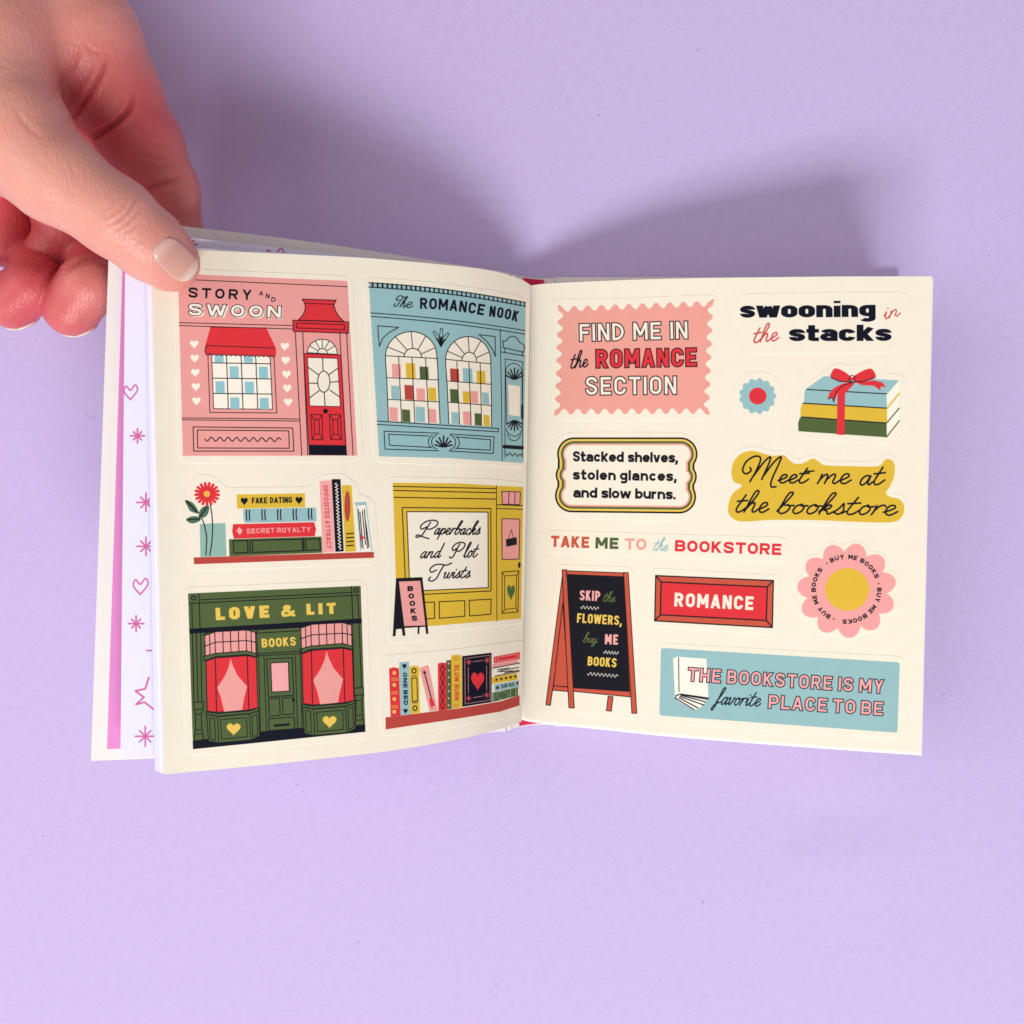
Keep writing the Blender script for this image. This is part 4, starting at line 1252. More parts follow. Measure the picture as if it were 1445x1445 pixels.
def sheet_mesh(name, sh, m, parent, u0=0, u1=1, v0=0, v1=1, off=0.0, th=.0003, nu=70, nv=24, rough=0.0, seed=0):
    """a sheet of paper or board with real thickness th below the ruled surface"""
    u, v = np.meshgrid(np.linspace(u0, u1, nu), np.linspace(v0, v1, nv), indexing='ij')
    u, v = u.ravel(), v.ravel()
    N = sh.N(u, v)
    P = sh.S(u, v) + N * off
    Q = P - N * th
    n = nu * nv
    V = np.vstack([P, Q])
    Fc = []
    for i in range(nu - 1):
        for j in range(nv - 1):
            a = i * nv + j
            Fc.append((a, a + 1, a + nv + 1, a + nv))
            Fc.append((n + a, n + a + nv, n + a + nv + 1, n + a + 1))
    for i in range(nu - 1):
        for j in (0, nv - 1):
            a = i * nv + j
            q = (a, a + nv, n + a + nv, n + a)
            Fc.append(q if j == 0 else q[::-1])
    for j in range(nv - 1):
        for i in (0, nu - 1):
            a = i * nv + j
            q = (a, n + a, n + a + 1, a + 1)
            Fc.append(q if i == 0 else q[::-1])
    uv = np.stack([u, 1 - v], -1)
    o = link(name, V, Fc, m, parent, uv=np.vstack([uv, uv]))
    for p in o.data.polygons[-(2 * (nu - 1) + 2 * (nv - 1)):]:
        p.use_smooth = False
    o.data.update()
    # normals outward
    import bmesh
    b = bmesh.new(); b.from_mesh(o.data); bmesh.ops.recalc_face_normals(b, faces=b.faces)
    for e in b.edges:
        if len(e.link_faces) == 2 and e.link_faces[0].normal.angle(e.link_faces[1].normal, 0) > .6:
            e.smooth = False
    b.to_mesh(o.data); b.free()
    return o


def sticker_mesh(sh, outline_px, m, parent, label, lift=.00008, bev=.00015):
    """a kiss-cut sticker: outline traced on the sheet, its own thin layer with a cut edge"""
    uv = sh.inv(outline_px[:, 0], outline_px[:, 1])
    W, L = sh.W, sh.L
    p = uv * [W, L]
    # resample evenly
    q = np.vstack([p, p[:1]])
    d = np.concatenate([[0], np.cumsum(np.linalg.norm(np.diff(q, axis=0), axis=1))])
    n = max(24, int(d[-1] / .0009))
    t = np.linspace(0, d[-1], n, endpoint=False)
    p = np.stack([np.interp(t, d, q[:, 0]), np.interp(t, d, q[:, 1])], -1)
    for _ in range(2):
        p = (np.roll(p, 1, 0) + 2 * p + np.roll(p, -1, 0)) / 4
    ar = np.sum(p[:, 0] * np.roll(p[:, 1], -1) - p[:, 1] * np.roll(p[:, 0], -1))
    if ar < 0:
        p = p[::-1]
    tn = np.roll(p, -1, 0) - np.roll(p, 1, 0)
    tn /= np.linalg.norm(tn, axis=1, keepdims=True)
    out = np.stack([tn[:, 1], -tn[:, 0]], -1)
    x0, y0 = p.min(0)
    x1, y1 = p.max(0)
    gx = np.arange(x0 + .001, x1, .0022)
    gy = np.arange(y0 + .001, y1, .008)
    G = np.array([(a, b) for a in gx for b in gy])
    pts = [Vector(a) for a in (p * 1000)] + [Vector(a) for a in (G * 1000)]
    r = delaunay_2d_cdt(pts, [(i, (i + 1) % n) for i in range(n)], [], 1, 1e-4)
    vs = np.array([tuple(a) for a in r[0]]) / 1000
    faces = [tuple(f) for f in r[2]]
    orig = r[3]
    first = {}
    for i, o_ in enumerate(orig):
        for k in o_:
            if k < n:
                first[k] = i
    def lay(a, h):
        uu, vv = np.clip(a[:, 0] / W, 0, 1), np.clip(a[:, 1] / L, 0, 1)
        return sh.S(uu, vv) + sh.N(uu, vv) * h
    V = lay(vs, lift)
    rim = p + out * bev
    Vr = lay(rim, -.00002)
    base = len(V)
    Fc = list(faces)
    for i in range(n):
        j = (i + 1) % n
        if i in first and j in first:
            Fc.append((first[i], first[j], base + j, base + i))
    allp = np.vstack([vs, rim])
    UV = np.stack([np.clip(allp[:, 0] / W, 0, 1), 1 - np.clip(allp[:, 1] / L, 0, 1)], -1)
    o = link('sticker', np.vstack([V, Vr]), Fc, m, parent, uv=UV, smooth=True)
    import bmesh
    b = bmesh.new(); b.from_mesh(o.data); bmesh.ops.recalc_face_normals(b, faces=b.faces)
    b.faces.ensure_lookup_table()
    if sum(f.normal.z * f.calc_area() for f in b.faces) < 0:
        bmesh.ops.reverse_faces(b, faces=b.faces)
    for e in b.edges:                                        # crisp cut edge
        if len(e.link_faces) == 2 and e.link_faces[0].normal.angle(e.link_faces[1].normal, 0) > .25:
            e.smooth = False
    b.to_mesh(o.data); b.free()
    o['label'] = label
    return o


# ------------------------------------------------------------------ the surface everything rests on
M_TABLE = paper('lavender_paper', 'c6b5df', bump=.34, mottle=.024, scale=1500, rough=.75)
nx_ = 150
gx, gy = np.meshgrid(np.linspace(-1, 1, nx_), np.linspace(-1, 1, nx_), indexing='ij')
gx = np.sign(gx) * np.abs(gx) ** 1.6 * 0.9
gy = np.sign(gy) * np.abs(gy) ** 1.6 * 0.9
# a faint dent and slight waviness of the paper sheet
dent = -.0012 * np.exp(-(((gx - .113) / .016) ** 2 + ((gy + .112) / .006) ** 2)) + .0008 * np.exp(-(((gx - .125) / .02) ** 2 + ((gy + .128) / .01) ** 2))
gz = dent + .00012 * np.sin(gx * 21 + 1) * np.sin(gy * 17)
V = np.stack([gx, gy, gz], -1).reshape(-1, 3)
Fc = [(i * nx_ + j, (i + 1) * nx_ + j, (i + 1) * nx_ + j + 1, i * nx_ + j + 1) for i in range(nx_ - 1) for j in range(nx_ - 1)]
tb = link('ground', V, Fc, M_TABLE)
tb['kind'] = 'structure'

M_DUST = mat('dust_grey', '6f6580', .8, .1)
DV, DF = [], []
for px, py, a, L, cur in ((1168, 1249, .4, .0005, 0), (992, 1274, 1.2, .0006, 0), (418, 1108, 2, .0004, 0), (845, 163, .2, .0006, 0), (1396, 361, 1, .0005, 0), (60, 1180, 1, .0004, 0), (505, 1330, .6, .0005, 0),
                            (1238, 1198, -.7, .0042, .5), (126, 588, -.55, .0062, .35), (1330, 980, .9, .0030, -.6), (700, 1390, .1, .0036, .5), (330, 150, 1.9, .0022, .4), (985, 70, .5, .0026, -.4)):
    p = at(px, py, .00035)
    n_ = 9
    r_ = .00011 if cur == 0 else .000035
    b0 = len(DV)
    for i in range(n_):
        t = i / (n_ - 1) - .5
        c_, s_ = math.cos(a + cur * t * 2), math.sin(a + cur * t * 2)
        q = p + np.array([c_ * t * L, s_ * t * L, -.0001 + .0001 * math.cos(t * 6)])
        rr = r_ * (math.sqrt(max(.1, 1 - 4 * t * t)))
        for k in range(4):
            h = k * math.pi / 2
            DV.append(q + np.array([-s_ * rr * math.cos(h), c_ * rr * math.cos(h), rr * math.sin(h)]))
    for i in range(n_ - 1):
        for k in range(4):
            DF.append((b0 + i * 4 + k, b0 + i * 4 + (k + 1) % 4, b0 + i * 4 + 4 + (k + 1) % 4, b0 + i * 4 + 4 + k))
dust = link('dust', DV, DF, M_DUST)
dust['kind'] = 'stuff'
dust['label'] = 'specks and tiny fibres scattered on the lavender paper'

# ------------------------------------------------------------------ the book
book = bpy.data.objects.new('sticker_book', None)
book.empty_display_size = .02
book.location = (0, 0, 0)
COL.objects.link(book)
book['label'] = 'open hardcover sticker book, cream pages of bookshop stickers, left side held up'
book['category'] = 'book'

cvL, cvR, cvD = paint_left(), paint_right(), paint_doodle()
M_L = paper('printed_cream_sheet', 'f5ebd2', bump=.10, img=remap(cvL, PAGE_L, 1700, 2100, 'left_print'))
M_R = paper('printed_cream_sheet_two', 'f5ebd2', bump=.10, img=remap(cvR, PAGE_R, 1750, 2050, 'right_print'))
M_D = paper('doodle_sheet', 'e9e6f8', bump=.05, img=remap(cvD, DOODLE, 1500, 1800, 'doodle_print'))
M_EDGE = paper('white_sheet', 'f4f0ea', bump=.05)
M_BACK = paper('pale_lilac_sheet', 'e6e4f6', bump=.05)
M_COVER = paper('white_cover_cloth', 'f0ece4', bump=.12, rough=.45)
M_PINK = paper('pink_endpaper', 'e592cc', bump=.05, rough=.5)
M_HOT = paper('hot_pink_lining', 'e0305f', bump=.05, rough=.5)
M_BAND = paper('headband_thread', 'efe9e2', bump=.3, rough=.7)

# lower the doodle sheet's inner end so that it tucks under the top page
k_ = np.clip(1 - np.abs(DOODLE.T[:, 0] - .012) / .035, 0, 1) * .004
DOODLE.T[:, 2] -= k_
DOODLE.B[:, 2] -= k_

pl_ = sheet_mesh('page', PAGE_L, M_L, book, th=.00028)
pl_['label'] = 'cream left page with six stickers of shops and shelves'
pr_ = sheet_mesh('page', PAGE_R, M_R, book, th=.00028)
pr_['label'] = 'cream right page with lettered stickers'
for pg, lb, pts in STK:
    sticker_mesh(PAGE_L if pg == 'L' else PAGE_R, pts, M_L if pg == 'L' else M_R, pl_ if pg == 'L' else pr_, lb)

for i, t in enumerate((.05, .10, .155, .215)):
    s = lerp_sheet(PAGE_L, DOODLE, t * np.linspace(1.0, .6, 60))
    o = sheet_mesh('page', s, (M_BACK, M_EDGE, M_BACK, M_D)[i] if i < 3 else M_BACK, book, th=.00028, u0=-.0, v0=.0 + .001 * (i % 2), nu=50, nv=10)
    o['label'] = 'pale lilac sheet behind the left page'
o = sheet_mesh('page', DOODLE, M_D, book, th=.00035, nu=50, nv=10)
o['label'] = 'lilac white sheet printed with pink hearts and stars'

# right half: loose sheets fanned between the top page and the back board
GROUND_Y = (.0035,)
yT, yB = .0835, -.0765
n = 40
xr = np.linspace(.012, .131, n)
flat = lambda z: Sheet(np.stack([xr, np.full(n, yT - .008), np.full(n, z)], -1), np.stack([xr, np.full(n, yB + .0075), np.full(n, z)], -1))
u_ = np.linspace(0, 1, 60)
R0 = Sheet(PAGE_R.S(u_, u_ * 0), PAGE_R.S(u_, u_ * 0 + 1))
base = flat(.0062)
NR = 13
for i in range(1, NR + 1):
    t = (i / (NR + .0)) ** .9
    s = lerp_sheet(R0, base, t * np.linspace(.55, 1, 60) ** .7)
    if i < 3:                                              # the next sheets show as a thin lit edge
        dx = np.array([.0004 * i, -.0003 * i, -.0004 * i])
        s.T = R0.S(u_, u_ * 0) + dx; s.B = R0.S(u_, u_ * 0 + 1) + dx + [0, -.0006, 0]
    o = sheet_mesh('page', s, M_EDGE, book, th=.0003, nu=44, nv=8)
    o['label'] = 'white sheet in the thick right half'

# boards and spine
lc = sheet_mesh('cover', COVER_L, M_COVER, book, th=.0024, off=-.0008, nu=40, nv=8)
lc['label'] = 'white front cover raised on the left'
ep = sheet_mesh('endpaper', COVER_L, M_PINK, lc, u0=.031, u1=.99, v0=.022, v1=.978, off=-.0006, th=.00025, nu=40, nv=8)
ep['label'] = 'pink endpaper glued inside the front cover'
xr2 = np.linspace(.0155, .137, n)
RC = Sheet(np.stack([xr2, np.full(n, yT), np.full(n, .0035)], -1), np.stack([xr2, np.full(n, yB), np.full(n, .0035)], -1))
rc = sheet_mesh('cover', RC, M_COVER, book, th=.0026, nu=20, nv=6)
rc['label'] = 'white back cover lying flat under the right half'
rp = sheet_mesh('endpaper', RC, M_PINK, rc, u0=0, u1=.965, v0=.022, v1=.978, off=.0004, th=.00025, nu=20, nv=6)
# spine: hinge to hinge, slightly rounded
a0 = COVER_L.S(np.array([1.0]), np.array([0.0]))[0]
a1 = COVER_L.S(np.array([1.0]), np.array([1.0]))[0]
ts = np.linspace(0, 1, 40)
sx = a0[0] + (.0155 - a0[0]) * ts
sz = (a0[2] - .0012) * (1 - ts) ** 1.6 + .0030 * ts - .0012 * np.sin(ts * np.pi) + .0011 * (np.exp(-((ts - .06) / .05) ** 2) + np.exp(-((ts - .93) / .05) ** 2))
sz = np.maximum(sz, .0028)
SP = Sheet(np.stack([sx, np.linspace(a0[1], yT, 40) - .0003, sz], -1), np.stack([sx + (a1[0] - a0[0]) * (1 - ts), np.linspace(a1[1], yB, 40) + .0003, sz], -1))
sp_ = sheet_mesh('spine', SP, M_COVER, book, th=.0022, nu=60, nv=6)
sp_['label'] = 'white spine between the two covers'
ln = sheet_mesh('spine_lining', SP, M_HOT, sp_, u0=.30, u1=.74, v0=.004, v1=.996, off=.0007, th=.0003, nu=40, nv=6)
ln['label'] = 'hot pink lining inside the spine'
# folded gatherings of sheets, glued at the back, between lining and pages
tt = np.linspace(0, 1, 20)
gL = PAGE_L.S(np.array([.985]), np.array([0.])).ravel()
gR = PAGE_R.S(np.array([.01]), np.array([0.])).ravel()
blk = Sheet(np.stack([.0015 + .0105 * tt, np.full(20, .0775), .0062 + .002 * np.sin(tt * np.pi)], -1), np.stack([.001 + .010 * tt, np.full(20, -.0705), .0062 + .002 * np.sin(tt * np.pi)], -1))
bo = sheet_mesh('binding', blk, M_BAND, book, th=.003, nu=16, nv=6)
bo['label'] = 'glued white back of the bound sheets'

# ------------------------------------------------------------------ the hand (one continuous skin surface)
def hp(px, py, z):
    return at(px, py, z / 1000.0) * 1000.0                    # millimetres


# (point, radius) -> (point, radius), blend radius; everything in mm
BONES = [
    # forearm, wrist and palm, coming in from beyond the upper left
    (hp(-640, -560, 70), 30, hp(-330, -260, 74), 27, 8),
    (hp(-330, -260, 74), 26, hp(-90, -60, 72), 30, 14),
    (hp(-230, -80, 84), 20, hp(-40, 60, 84), 22, 14),         # thenar
    (hp(-90, -60, 68), 28, hp(40, -20, 66), 24, 14),
    (hp(-60, 60, 60), 22, hp(-20, 190, 48), 16, 10),          # heel of the fingers
    # thumb
    (hp(-70, 70, 84), 21, hp(5, 180, 88), 15.5, 9),
    (hp(5, 180, 88), 15.5, hp(75, 247, 90), 11.6, 6),
    (hp(75, 247, 90), 11.6, hp(165, 308, 87), 10.2, 4),
    (hp(165, 308, 87), 10.2, hp(212, 346, 82.5), 9.3, 3),
    (hp(212, 346, 82.5), 9.3, hp(239, 369, 78.5), 8.2, 3),
    # web between thumb and index
    (hp(30, 62, 72), 17, hp(86, 106, 66), 9.5, 6),
    (hp(60, 80, 62), 14, hp(126, 128, 56), 10.5, 5),
    (hp(60, 120, 52), 15, hp(148, 212, 44), 11, 5),
    # index finger
    (hp(20, -30, 68), 24, hp(112, 58, 66), 16.5, 10),
    (hp(112, 58, 66), 16.5, hp(158, 128, 62), 13, 5),
    (hp(158, 128, 62), 13, hp(200, 205, 58), 11.6, 4),
    (hp(200, 205, 58), 11.6, hp(232, 268, 54), 9.8, 3),
    (hp(232, 268, 54), 9.8, hp(248, 338, 48), 8.6, 2.5),
    # middle finger: folded back, joint under the thumb, tip behind the board
    (hp(40, 110, 40), 14, hp(100, 330, 38), 10, 5),
    (hp(112, 300, 30), 9.0, hp(74, 352, 38), 7.7, 2),
    (hp(130, 345, 30), 7.6, hp(132, 392, 48), 8.0, 2),
    (hp(124, 402, 56), 8.8, hp(101, 434, 54), 8.5, .4),
    # ring finger
    (hp(-40, 150, 36), 13, hp(10, 320, 34), 9.5, 5),
    (hp(22, 296, 32), 8.8, hp(12, 342, 35), 8.2, 2),
    (hp(44, 352, 26), 7.2, hp(52, 396, 46), 7.8, 2),
    (hp(44, 404, 55), 8.2, hp(18, 424, 53), 8.5, .4),
    # little finger, mostly out of the picture
    (hp(-90, 170, 36), 11, hp(-70, 320, 36), 8, 4),
    (hp(-70, 320, 38), 8, hp(-48, 400, 46), 7.4, 2),
]


def cone(P, a, ra, b, rb):
    ab = b - a
    t = np.clip(((P - a) @ ab) / (ab @ ab), 0, 1)
    d = P - a - t[:, None] * ab
    return np.sqrt(np.einsum('ij,ij->i', d, d)) - (ra + (rb - ra) * t)


def smin(a, b, k):
    h = np.clip(.5 + .5 * (b - a) / k, 0, 1)
    return b + (a - b) * h - k * h * (1 - h)


GROUPS = [(0, 5), (5, 10), (10, 13), (13, 18), (18, 22), (22, 26), (26, 28)]


def hand_sdf(P):
    P = np.asarray(P, float)
    gs = []
    for g0, g1 in GROUPS:
        d = None
        for a, ra, b, rb, k in BONES[g0:g1]:
            c = cone(P, a, ra, b, rb)
            d = c if d is None else smin(d, c, k)
        gs.append(d)
    palm, thumb, web, index, mid, ring, lit = gs
    # fingers melt into the palm near their roots but stay apart at their tips
    d = smin(palm, thumb, 7)
    d = smin(d, smin(web, index, 4), 3.5)
    root = np.clip(1 - np.linalg.norm(P - hp(-20, 120, 50), axis=1) / 44, 0, 1)
    f = np.minimum(np.minimum(mid, ring), lit)
    k = .6 + 9 * root
    d = smin(d, f, k)
    return d


def grad(f, P, e=.15):
    g = np.empty_like(P)
    for i in range(3):
        o = np.zeros(3); o[i] = e
        g[:, i] = f(P + o) - f(P - o)
    return g / np.maximum(np.linalg.norm(g, axis=1, keepdims=True), 1e-9)


def surface_net(f, lo, hi, h):
    """dense surface of f = 0, evaluated only near the surface"""
    C = 6
    n = (np.ceil((hi - lo) / (h * C)).astype(int)) + 1
    cx = [lo[i] + (np.arange(n[i]) + .5) * h * C for i in range(3)]
    G = np.stack(np.meshgrid(*cx, indexing='ij'), -1).reshape(-1, 3)
    fc = f(G).reshape(n)
    F = np.repeat(np.repeat(np.repeat(fc, C, 0), C, 1), C, 2).astype(np.float32)
    near = np.argwhere(np.abs(fc) < h * C * 1.6)
    o = np.stack(np.meshgrid(*[np.arange(C)] * 3, indexing='ij'), -1).reshape(-1, 3)
    ids = (near[:, None, :] * C + o[None]).reshape(-1, 3)
    for s in range(0, len(ids), 400000):
        q = ids[s:s + 400000]
        F[q[:, 0], q[:, 1], q[:, 2]] = f(lo + (q + .5) * h)
    S = F < 0
    N = S.shape
    cnt = np.zeros([m - 1 for m in N], np.int8)
    for a in (0, 1):
        for b in (0, 1):
            for c in (0, 1):
                cnt += S[a:N[0] - 1 + a, b:N[1] - 1 + b, c:N[2] - 1 + c]
    act = np.argwhere((cnt > 0) & (cnt < 8))
    idx = -np.ones(cnt.shape, np.int64)
    idx[act[:, 0], act[:, 1], act[:, 2]] = np.arange(len(act))
    acc = np.zeros((len(act), 3)); m = np.zeros(len(act))
    cor = [(a, b, c) for a in (0, 1) for b in (0, 1) for c in (0, 1)]
    for p in cor:
        for ax in range(3):
            if p[ax]:
                continue
            q = list(p); q[ax] = 1
            fp = F[act[:, 0] + p[0], act[:, 1] + p[1], act[:, 2] + p[2]]
            fq = F[act[:, 0] + q[0], act[:, 1] + q[1], act[:, 2] + q[2]]
            w_ = (fp < 0) != (fq < 0)
            t = np.where(w_, fp / np.where(w_, fp - fq, 1), 0)
            pt = np.array(p, float)[None] + 0 * acc
            pt[:, ax] += t
            acc += pt * w_[:, None]; m += w_
    V = lo + (act + acc / m[:, None] + .5) * h
    Fc = []
    for ax in range(3):
        b, c = (ax + 1) % 3, (ax + 2) % 3
        sl0 = [slice(None)] * 3; sl1 = [slice(None)] * 3
        sl0[ax] = slice(0, -1); sl1[ax] = slice(1, None)
        A, B = S[tuple(sl0)], S[tuple(sl1)]
        for sign, M in ((1, A & ~B), (0, ~A & B)):
            e = np.argwhere(M)
            e = e[(e[:, b] > 0) & (e[:, c] > 0) & (e[:, b] < N[b] - 1) & (e[:, c] < N[c] - 1)]
            def cell(db, dc):
                q = e.copy(); q[:, b] -= db; q[:, c] -= dc
                return idx[q[:, 0], q[:, 1], q[:, 2]]
            quad = np.stack([cell(1, 1), cell(0, 1), cell(0, 0), cell(1, 0)], -1)
            Fc.append(quad if sign else quad[:, ::-1])
    return V, np.vstack(Fc)


allp = np.array([p for b_ in BONES for p in (b_[0], b_[2])])
lo_, hi_ = allp.min(0) - 34, allp.max(0) + 34
HV, HF = surface_net(hand_sdf, lo_, hi_, .60)
for _ in range(2):
    g_ = grad(hand_sdf, HV)
    HV = HV - g_ * np.clip(hand_sdf(HV), -.5, .5)[:, None]
HN = grad(hand_sdf, HV)

# skin folds: shallow grooves traced on the surface, at the joints and across the palm side
ppx = project(HV / 1000)
view_d = CAM * 1000 - HV
view_d /= np.linalg.norm(view_d, axis=1, keepdims=True)
facing = np.clip(np.einsum('ij,ij->i', HN, view_d) * 2.5, 0, 1)
CREASES = [  # points in photo pixels, half width px, depth mm, z range mm
    ([(150, 318), (165, 312), (180, 300), (190, 284), (194, 272)], 2.2, .50, (80, 120)),
    ([(158, 326), (176, 318), (190, 304), (200, 290)], 2.0, .44, (80, 120)),
    ([(168, 332), (186, 324), (198, 312)], 1.9, .32, (80, 120)),
    ([(146, 306), (160, 302), (176, 288), (184, 274)], 2.0, .30, (80, 120)),
    ([(139, 300), (152, 294), (166, 280)], 2.0, .2, (80, 120)),
    ([(92, 176), (108, 158), (126, 132), (146, 98), (153, 78)], 3.0, 1.1, (40, 90)),
    ([(70, 140), (84, 122), (102, 90), (112, 60)], 4.0, .4, (40, 100)),
    ([(134, 192), (150, 183), (166, 172), (184, 152), (190, 134)], 3.2, 1.7, (40, 90)),
    ([(118, 200), (132, 192), (150, 182)], 4.0, .8, (40, 90)),
    ([(192, 266), (214, 264), (236, 258), (262, 250)], 4.0, .8, (36, 80)),
    ([(204, 200), (222, 206), (240, 204)], 4.5, .22, (36, 80)),
    ([(200, 214), (220, 222), (242, 220)], 4.5, .22, (36, 80)),
    ([(212, 188), (228, 192), (244, 188)], 4.5, .18, (36, 80)),
    ([(216, 176), (232, 178), (248, 172)], 2.2, .2, (36, 80)),
    ([(196, 228), (216, 236), (240, 236), (258, 228)], 2.2, .2, (36, 80)),
    ([(20, 150), (36, 176), (60, 196)], 3.0, .22, (60, 120)),
    ([(96, 226), (104, 244), (108, 262)], 2.2, .12, (60, 120)),
    ([(118, 60), (134, 74), (150, 72)], 2.6, .25, (40, 100)),
    ([(96, 380), (108, 372), (126, 366), (146, 366)], 3.5, .5, (30, 80)),
    ([(64, 404), (72, 388), (86, 378)], 3.5, .5, (30, 80)),
]
disp = np.zeros(len(HV))
for pts, hw, dep, (z0, z1) in CREASES:
    C = catmull(np.array(pts, float), 8)
    mk = (ppx[:, 0] > C[:, 0].min() - 12) & (ppx[:, 0] < C[:, 0].max() + 12) & (ppx[:, 1] > C[:, 1].min() - 12) & (ppx[:, 1] < C[:, 1].max() + 12) & (HV[:, 2] > z0) & (HV[:, 2] < z1) & (facing > .1)
    ii = np.where(mk)[0]
    if not len(ii):
        continue
    best = np.full(len(ii), 1e9); bt = np.zeros(len(ii))
    for k in range(len(C) - 1):
        e = C[k + 1] - C[k]
        r_ = ppx[ii] - C[k]
        t = np.clip((r_ @ e) / max(e @ e, 1e-9), 0, 1)
        d = np.hypot(*(r_ - t[:, None] * e).T)
        c_ = d < best
        best[c_] = d[c_]; bt[c_] = (k + t[c_]) / (len(C) - 1)
    amp = dep * np.sin(np.clip(bt, .04, .96) * np.pi) ** .6
    disp[ii] += (-amp * np.exp(-(best / hw) ** 2) + .28 * amp * np.exp(-((best - hw * 2.6) / (hw * 1.3)) ** 2)) * facing[ii]
# flat bed for the thumb nail and gentle swell of the knuckle
HV = HV + HN * disp[:, None]

M_SKIN = mat('skin', 'e3a796', .41, .4)
b = M_SKIN.node_tree.nodes['Principled BSDF']
b.inputs['Subsurface Weight'].default_value = .42
b.inputs['Subsurface Radius'].default_value = (1.0, .30, .16)
b.inputs['Subsurface Scale'].default_value = .003
b.inputs['Subsurface Anisotropy'].default_value = .6
tc = nd(M_SKIN, 'ShaderNodeTexCoord')
n1 = nd(M_SKIN, 'ShaderNodeTexNoise'); n1.inputs['Scale'].default_value = 80; n1.inputs['Detail'].default_value = 4
n2 = nd(M_SKIN, 'ShaderNodeTexNoise'); n2.inputs['Scale'].default_value = 700; n2.inputs['Detail'].default_value = 2
n3 = nd(M_SKIN, 'ShaderNodeTexVoronoi'); n3.inputs['Scale'].default_value = 1300
att = nd(M_SKIN, 'ShaderNodeAttribute'); att.attribute_name = 'flush'
lk(M_SKIN, tc.outputs['Object'], n1.inputs['Vector']); lk(M_SKIN, tc.outputs['Object'], n2.inputs['Vector'])
mp = nd(M_SKIN, 'ShaderNodeMapping'); mp.inputs['Scale'].default_value = (1, .35, 1); mp.inputs['Rotation'].default_value = (0, 0, rad(-38))
lk(M_SKIN, tc.outputs['Object'], mp.inputs['Vector']); lk(M_SKIN, mp.outputs[0], n3.inputs['Vector'])
mx = nd(M_SKIN, 'ShaderNodeMix'); mx.data_type = 'RGBA'
mx.inputs[6].default_value = (.76, .375, .29, 1)
mx.inputs[7].default_value = (.60, .10, .11, 1)
ad = nd(M_SKIN, 'ShaderNodeMath', operation='MULTIPLY_ADD'); ad.inputs[1].default_value = .52; ad.use_clamp = True
sb = nd(M_SKIN, 'ShaderNodeMath', operation='ADD'); sb.inputs[1].default_value = -.17
lk(M_SKIN, n1.outputs[0], ad.inputs[0]); lk(M_SKIN, att.outputs['Fac'], sb.inputs[0]); lk(M_SKIN, sb.outputs[0], ad.inputs[2])
lk(M_SKIN, ad.outputs[0], mx.inputs[0])
lk(M_SKIN, mx.outputs[2], b.inputs['Base Color'])
bp1 = nd(M_SKIN, 'ShaderNodeBump'); bp1.inputs['Strength'].default_value = .24; bp1.inputs['Distance'].default_value = .0006
bp2 = nd(M_SKIN, 'ShaderNodeBump'); bp2.inputs['Strength'].default_value = .25; bp2.inputs['Distance'].default_value = .0004
lk(M_SKIN, n3.outputs['Distance'], bp1.inputs['Height']); lk(M_SKIN, n2.outputs[0], bp2.inputs['Height'])
lk(M_SKIN, bp1.outputs[0], bp2.inputs['Normal']); lk(M_SKIN, bp2.outputs[0], b.inputs['Normal'])

hand = link('hand', HV / 1000, HF, M_SKIN)
hand['label'] = 'bare hand with a short unpainted thumbnail gripping the upper left corner of the book'
hand['category'] = 'hand'
# where blood shows through: palm side, finger pads, thumb tip and the flanks of the joints
fl = np.zeros(len(HV))
for p, r_, a in ((hp(110, 430, 50), 22, .52), (hp(30, 425, 50), 24, .52), (hp(75, 350, 45), 20, .6), (hp(8, 340, 44), 22, .6), (hp(225, 220, 62), 22, .45),
                 (hp(80, 350, 36), 16, .3), (hp(12, 342, 35), 16, .3), (hp(150, 140, 66), 20, .40), (hp(160, 190, 60), 16, .5), (hp(245, 300, 52), 16, .25), (hp(262, 392, 76), 9, .30), (hp(120, 90, 70), 22, .18), (hp(165, 308, 96), 12, .10)):
    fl += a * np.exp(-(np.linalg.norm(HV - p, axis=1) / r_) ** 2)
fl += np.clip(-disp, 0, 1.2) * .35
at_ = hand.data.attributes.new('flush', 'FLOAT', 'POINT')
at_.data.foreach_set('value', np.clip(fl, 0, 1).astype(np.float32))

M_NAIL = mat('nail', 'e9b9ac', .20, .5)
nb = M_NAIL.node_tree.nodes['Principled BSDF']
nb.inputs['Subsurface Weight'].default_value = .4
nb.inputs['Subsurface Radius'].default_value = (1.0, .4, .3)
nb.inputs['Subsurface Scale'].default_value = .0015
nb.inputs['Coat Weight'].default_value = .35
nb.inputs['Coat Roughness'].default_value = .06
uvn = nd(M_NAIL, 'ShaderNodeUVMap'); sx_ = nd(M_NAIL, 'ShaderNodeSeparateXYZ')
lk(M_NAIL, uvn.outputs[0], sx_.inputs[0])
rp_ = nd(M_NAIL, 'ShaderNodeValToRGB')
el = rp_.color_ramp.elements
el[0].position, el[0].color = 0.0, (.72, .44, .36, 1)
el[1].position, el[1].color = 1.0, (.78, .66, .55, 1)
for ps, cl in ((.16, (.72, .44, .37, 1)), (.30, (.66, .33, .27, 1)), (.78, (.68, .36, .28, 1)), (.90, (.76, .56, .45, 1))):
    e_ = el.new(ps); e_.color = cl
lk(M_NAIL, sx_.outputs[0], rp_.inputs[0]); lk(M_NAIL, rp_.outputs[0], nb.inputs['Base Color'])


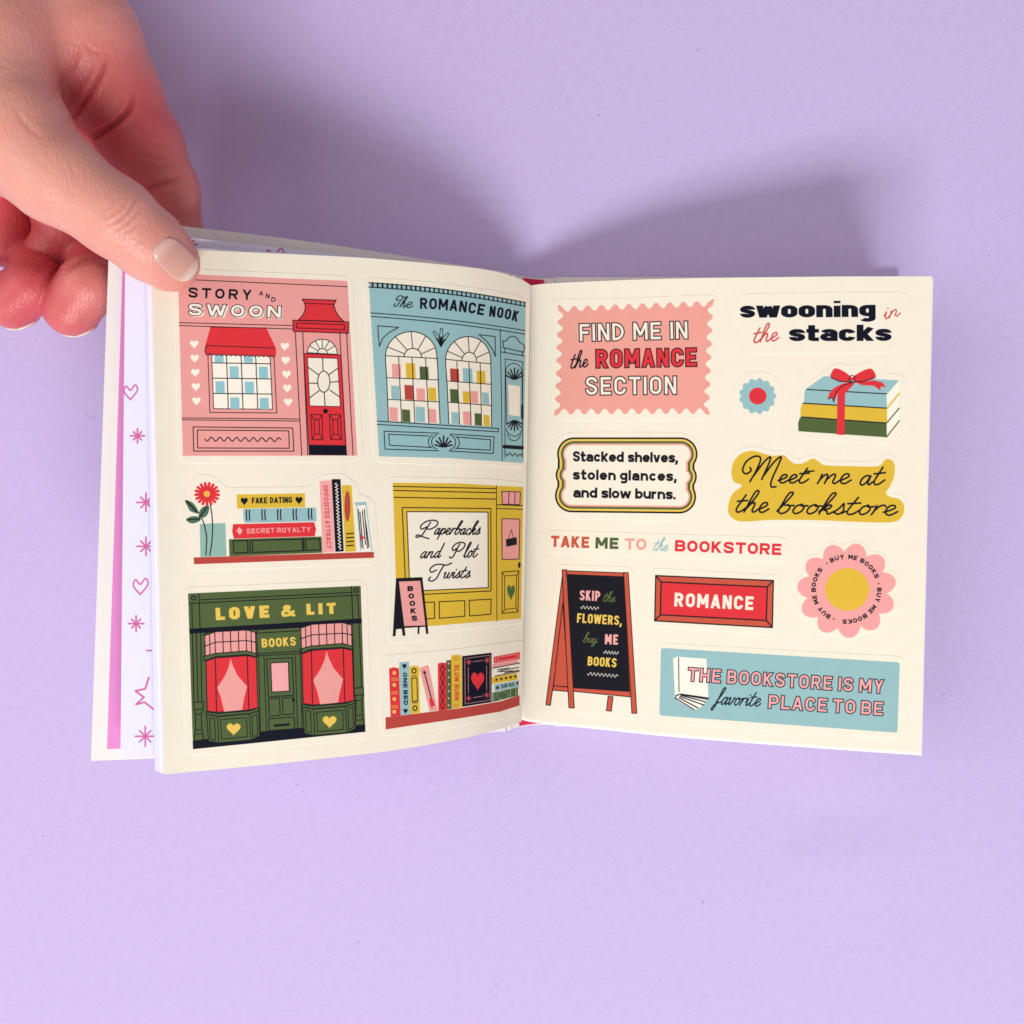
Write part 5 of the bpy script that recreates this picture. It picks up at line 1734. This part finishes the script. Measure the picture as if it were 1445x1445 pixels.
def nail(name, corners, zst, axis_up, parent, over=.35, nu=26, nv=22, label=None, mm=False):
    """corners in photo pixels: base-left, base-right, tip-right, tip-left; dropped on the finger from outside"""
    Q = np.array(corners, float)
    us, vs = np.linspace(0, 1, nu), np.linspace(-1, 1, nv)
    V, UV = [], []
    for u in us:
        for v in vs:
            # superellipse outline: rounded at both ends
            half = (1 - (abs(2 * u - 1)) ** 3.4) ** (1 / 2.2) if 0 < u < 1 else 0
            half = max(half, .18)
            vv = v * half
            s_ = (vv + 1) / 2
            p = (Q[0] * (1 - s_) + Q[1] * s_) * (1 - u) + (Q[3] * (1 - s_) + Q[2] * s_) * u
            V.append(p); UV.append((u, s_))
    V = np.array(V)
    P = V if mm else hp(V[:, 0], V[:, 1], zst)
    D = -np.asarray(axis_up, float) / np.linalg.norm(axis_up)
    for _ in range(40):
        P = P + D * hand_sdf(P)[:, None] * .9
    N_ = grad(hand_sdf, P)
    U = np.array(UV)
    vv = np.tile(vs, nu)
    edge = np.clip((1 - np.abs(vv)) / .16, 0, 1) * np.clip(U[:, 0] / .1, 0, 1) ** .7
    h = -.32 + (over + .32) * np.sqrt(edge)
    P = P + N_ * h[:, None]
    n_ = len(P)
    Pb = P - N_ * .45
    Fc = []
    for i in range(nu - 1):
        for j in range(nv - 1):
            a = i * nv + j
            Fc.append((a, a + nv, a + nv + 1, a + 1)); Fc.append((n_ + a, n_ + a + 1, n_ + a + nv + 1, n_ + a + nv))
    for j in range(nv - 1):
        a = (nu - 1) * nv + j
        Fc.append((a, n_ + a, n_ + a + 1, a + 1))
    o = link(name, np.vstack([P, Pb]) / 1000, Fc, M_NAIL, parent, uv=np.vstack([U, U]))
    import bmesh
    bm = bmesh.new(); bm.from_mesh(o.data); bmesh.ops.recalc_face_normals(bm, faces=bm.faces); bm.to_mesh(o.data); bm.free()
    if label:
        o['label'] = label
    return o


up_t = CAM * 1000 - hp(245, 367, 88)
nail('fingernail', [(205, 358), (240, 325), (291, 370), (258, 410)], 100, up_t, hand, over=.45, label='short clear thumbnail with a pale tip')
for (cx, cy, cz), wd, lb in (((99, 436, 54), 12.0, 'nail edge of the curled finger beside the cover'), ((16, 426, 53), 11.5, 'nail edge of the outer curled finger')):
    c0 = hp(cx, cy, cz)
    n0 = np.array([.22, -.84, -.50]); n0 /= np.linalg.norm(n0)
    t0 = np.array([.05, -.50, .86]); t0 -= n0 * (t0 @ n0); t0 /= np.linalg.norm(t0)
    s0 = np.cross(n0, t0)
    C0 = c0 + n0 * 16
    nail('fingernail', [C0 - t0 * 8 - s0 * wd / 2, C0 - t0 * 8 + s0 * wd / 2, C0 + t0 * 4.4 + s0 * wd / 2, C0 + t0 * 4.4 - s0 * wd / 2], 0, n0, hand, over=.4, label=lb, mm=True)
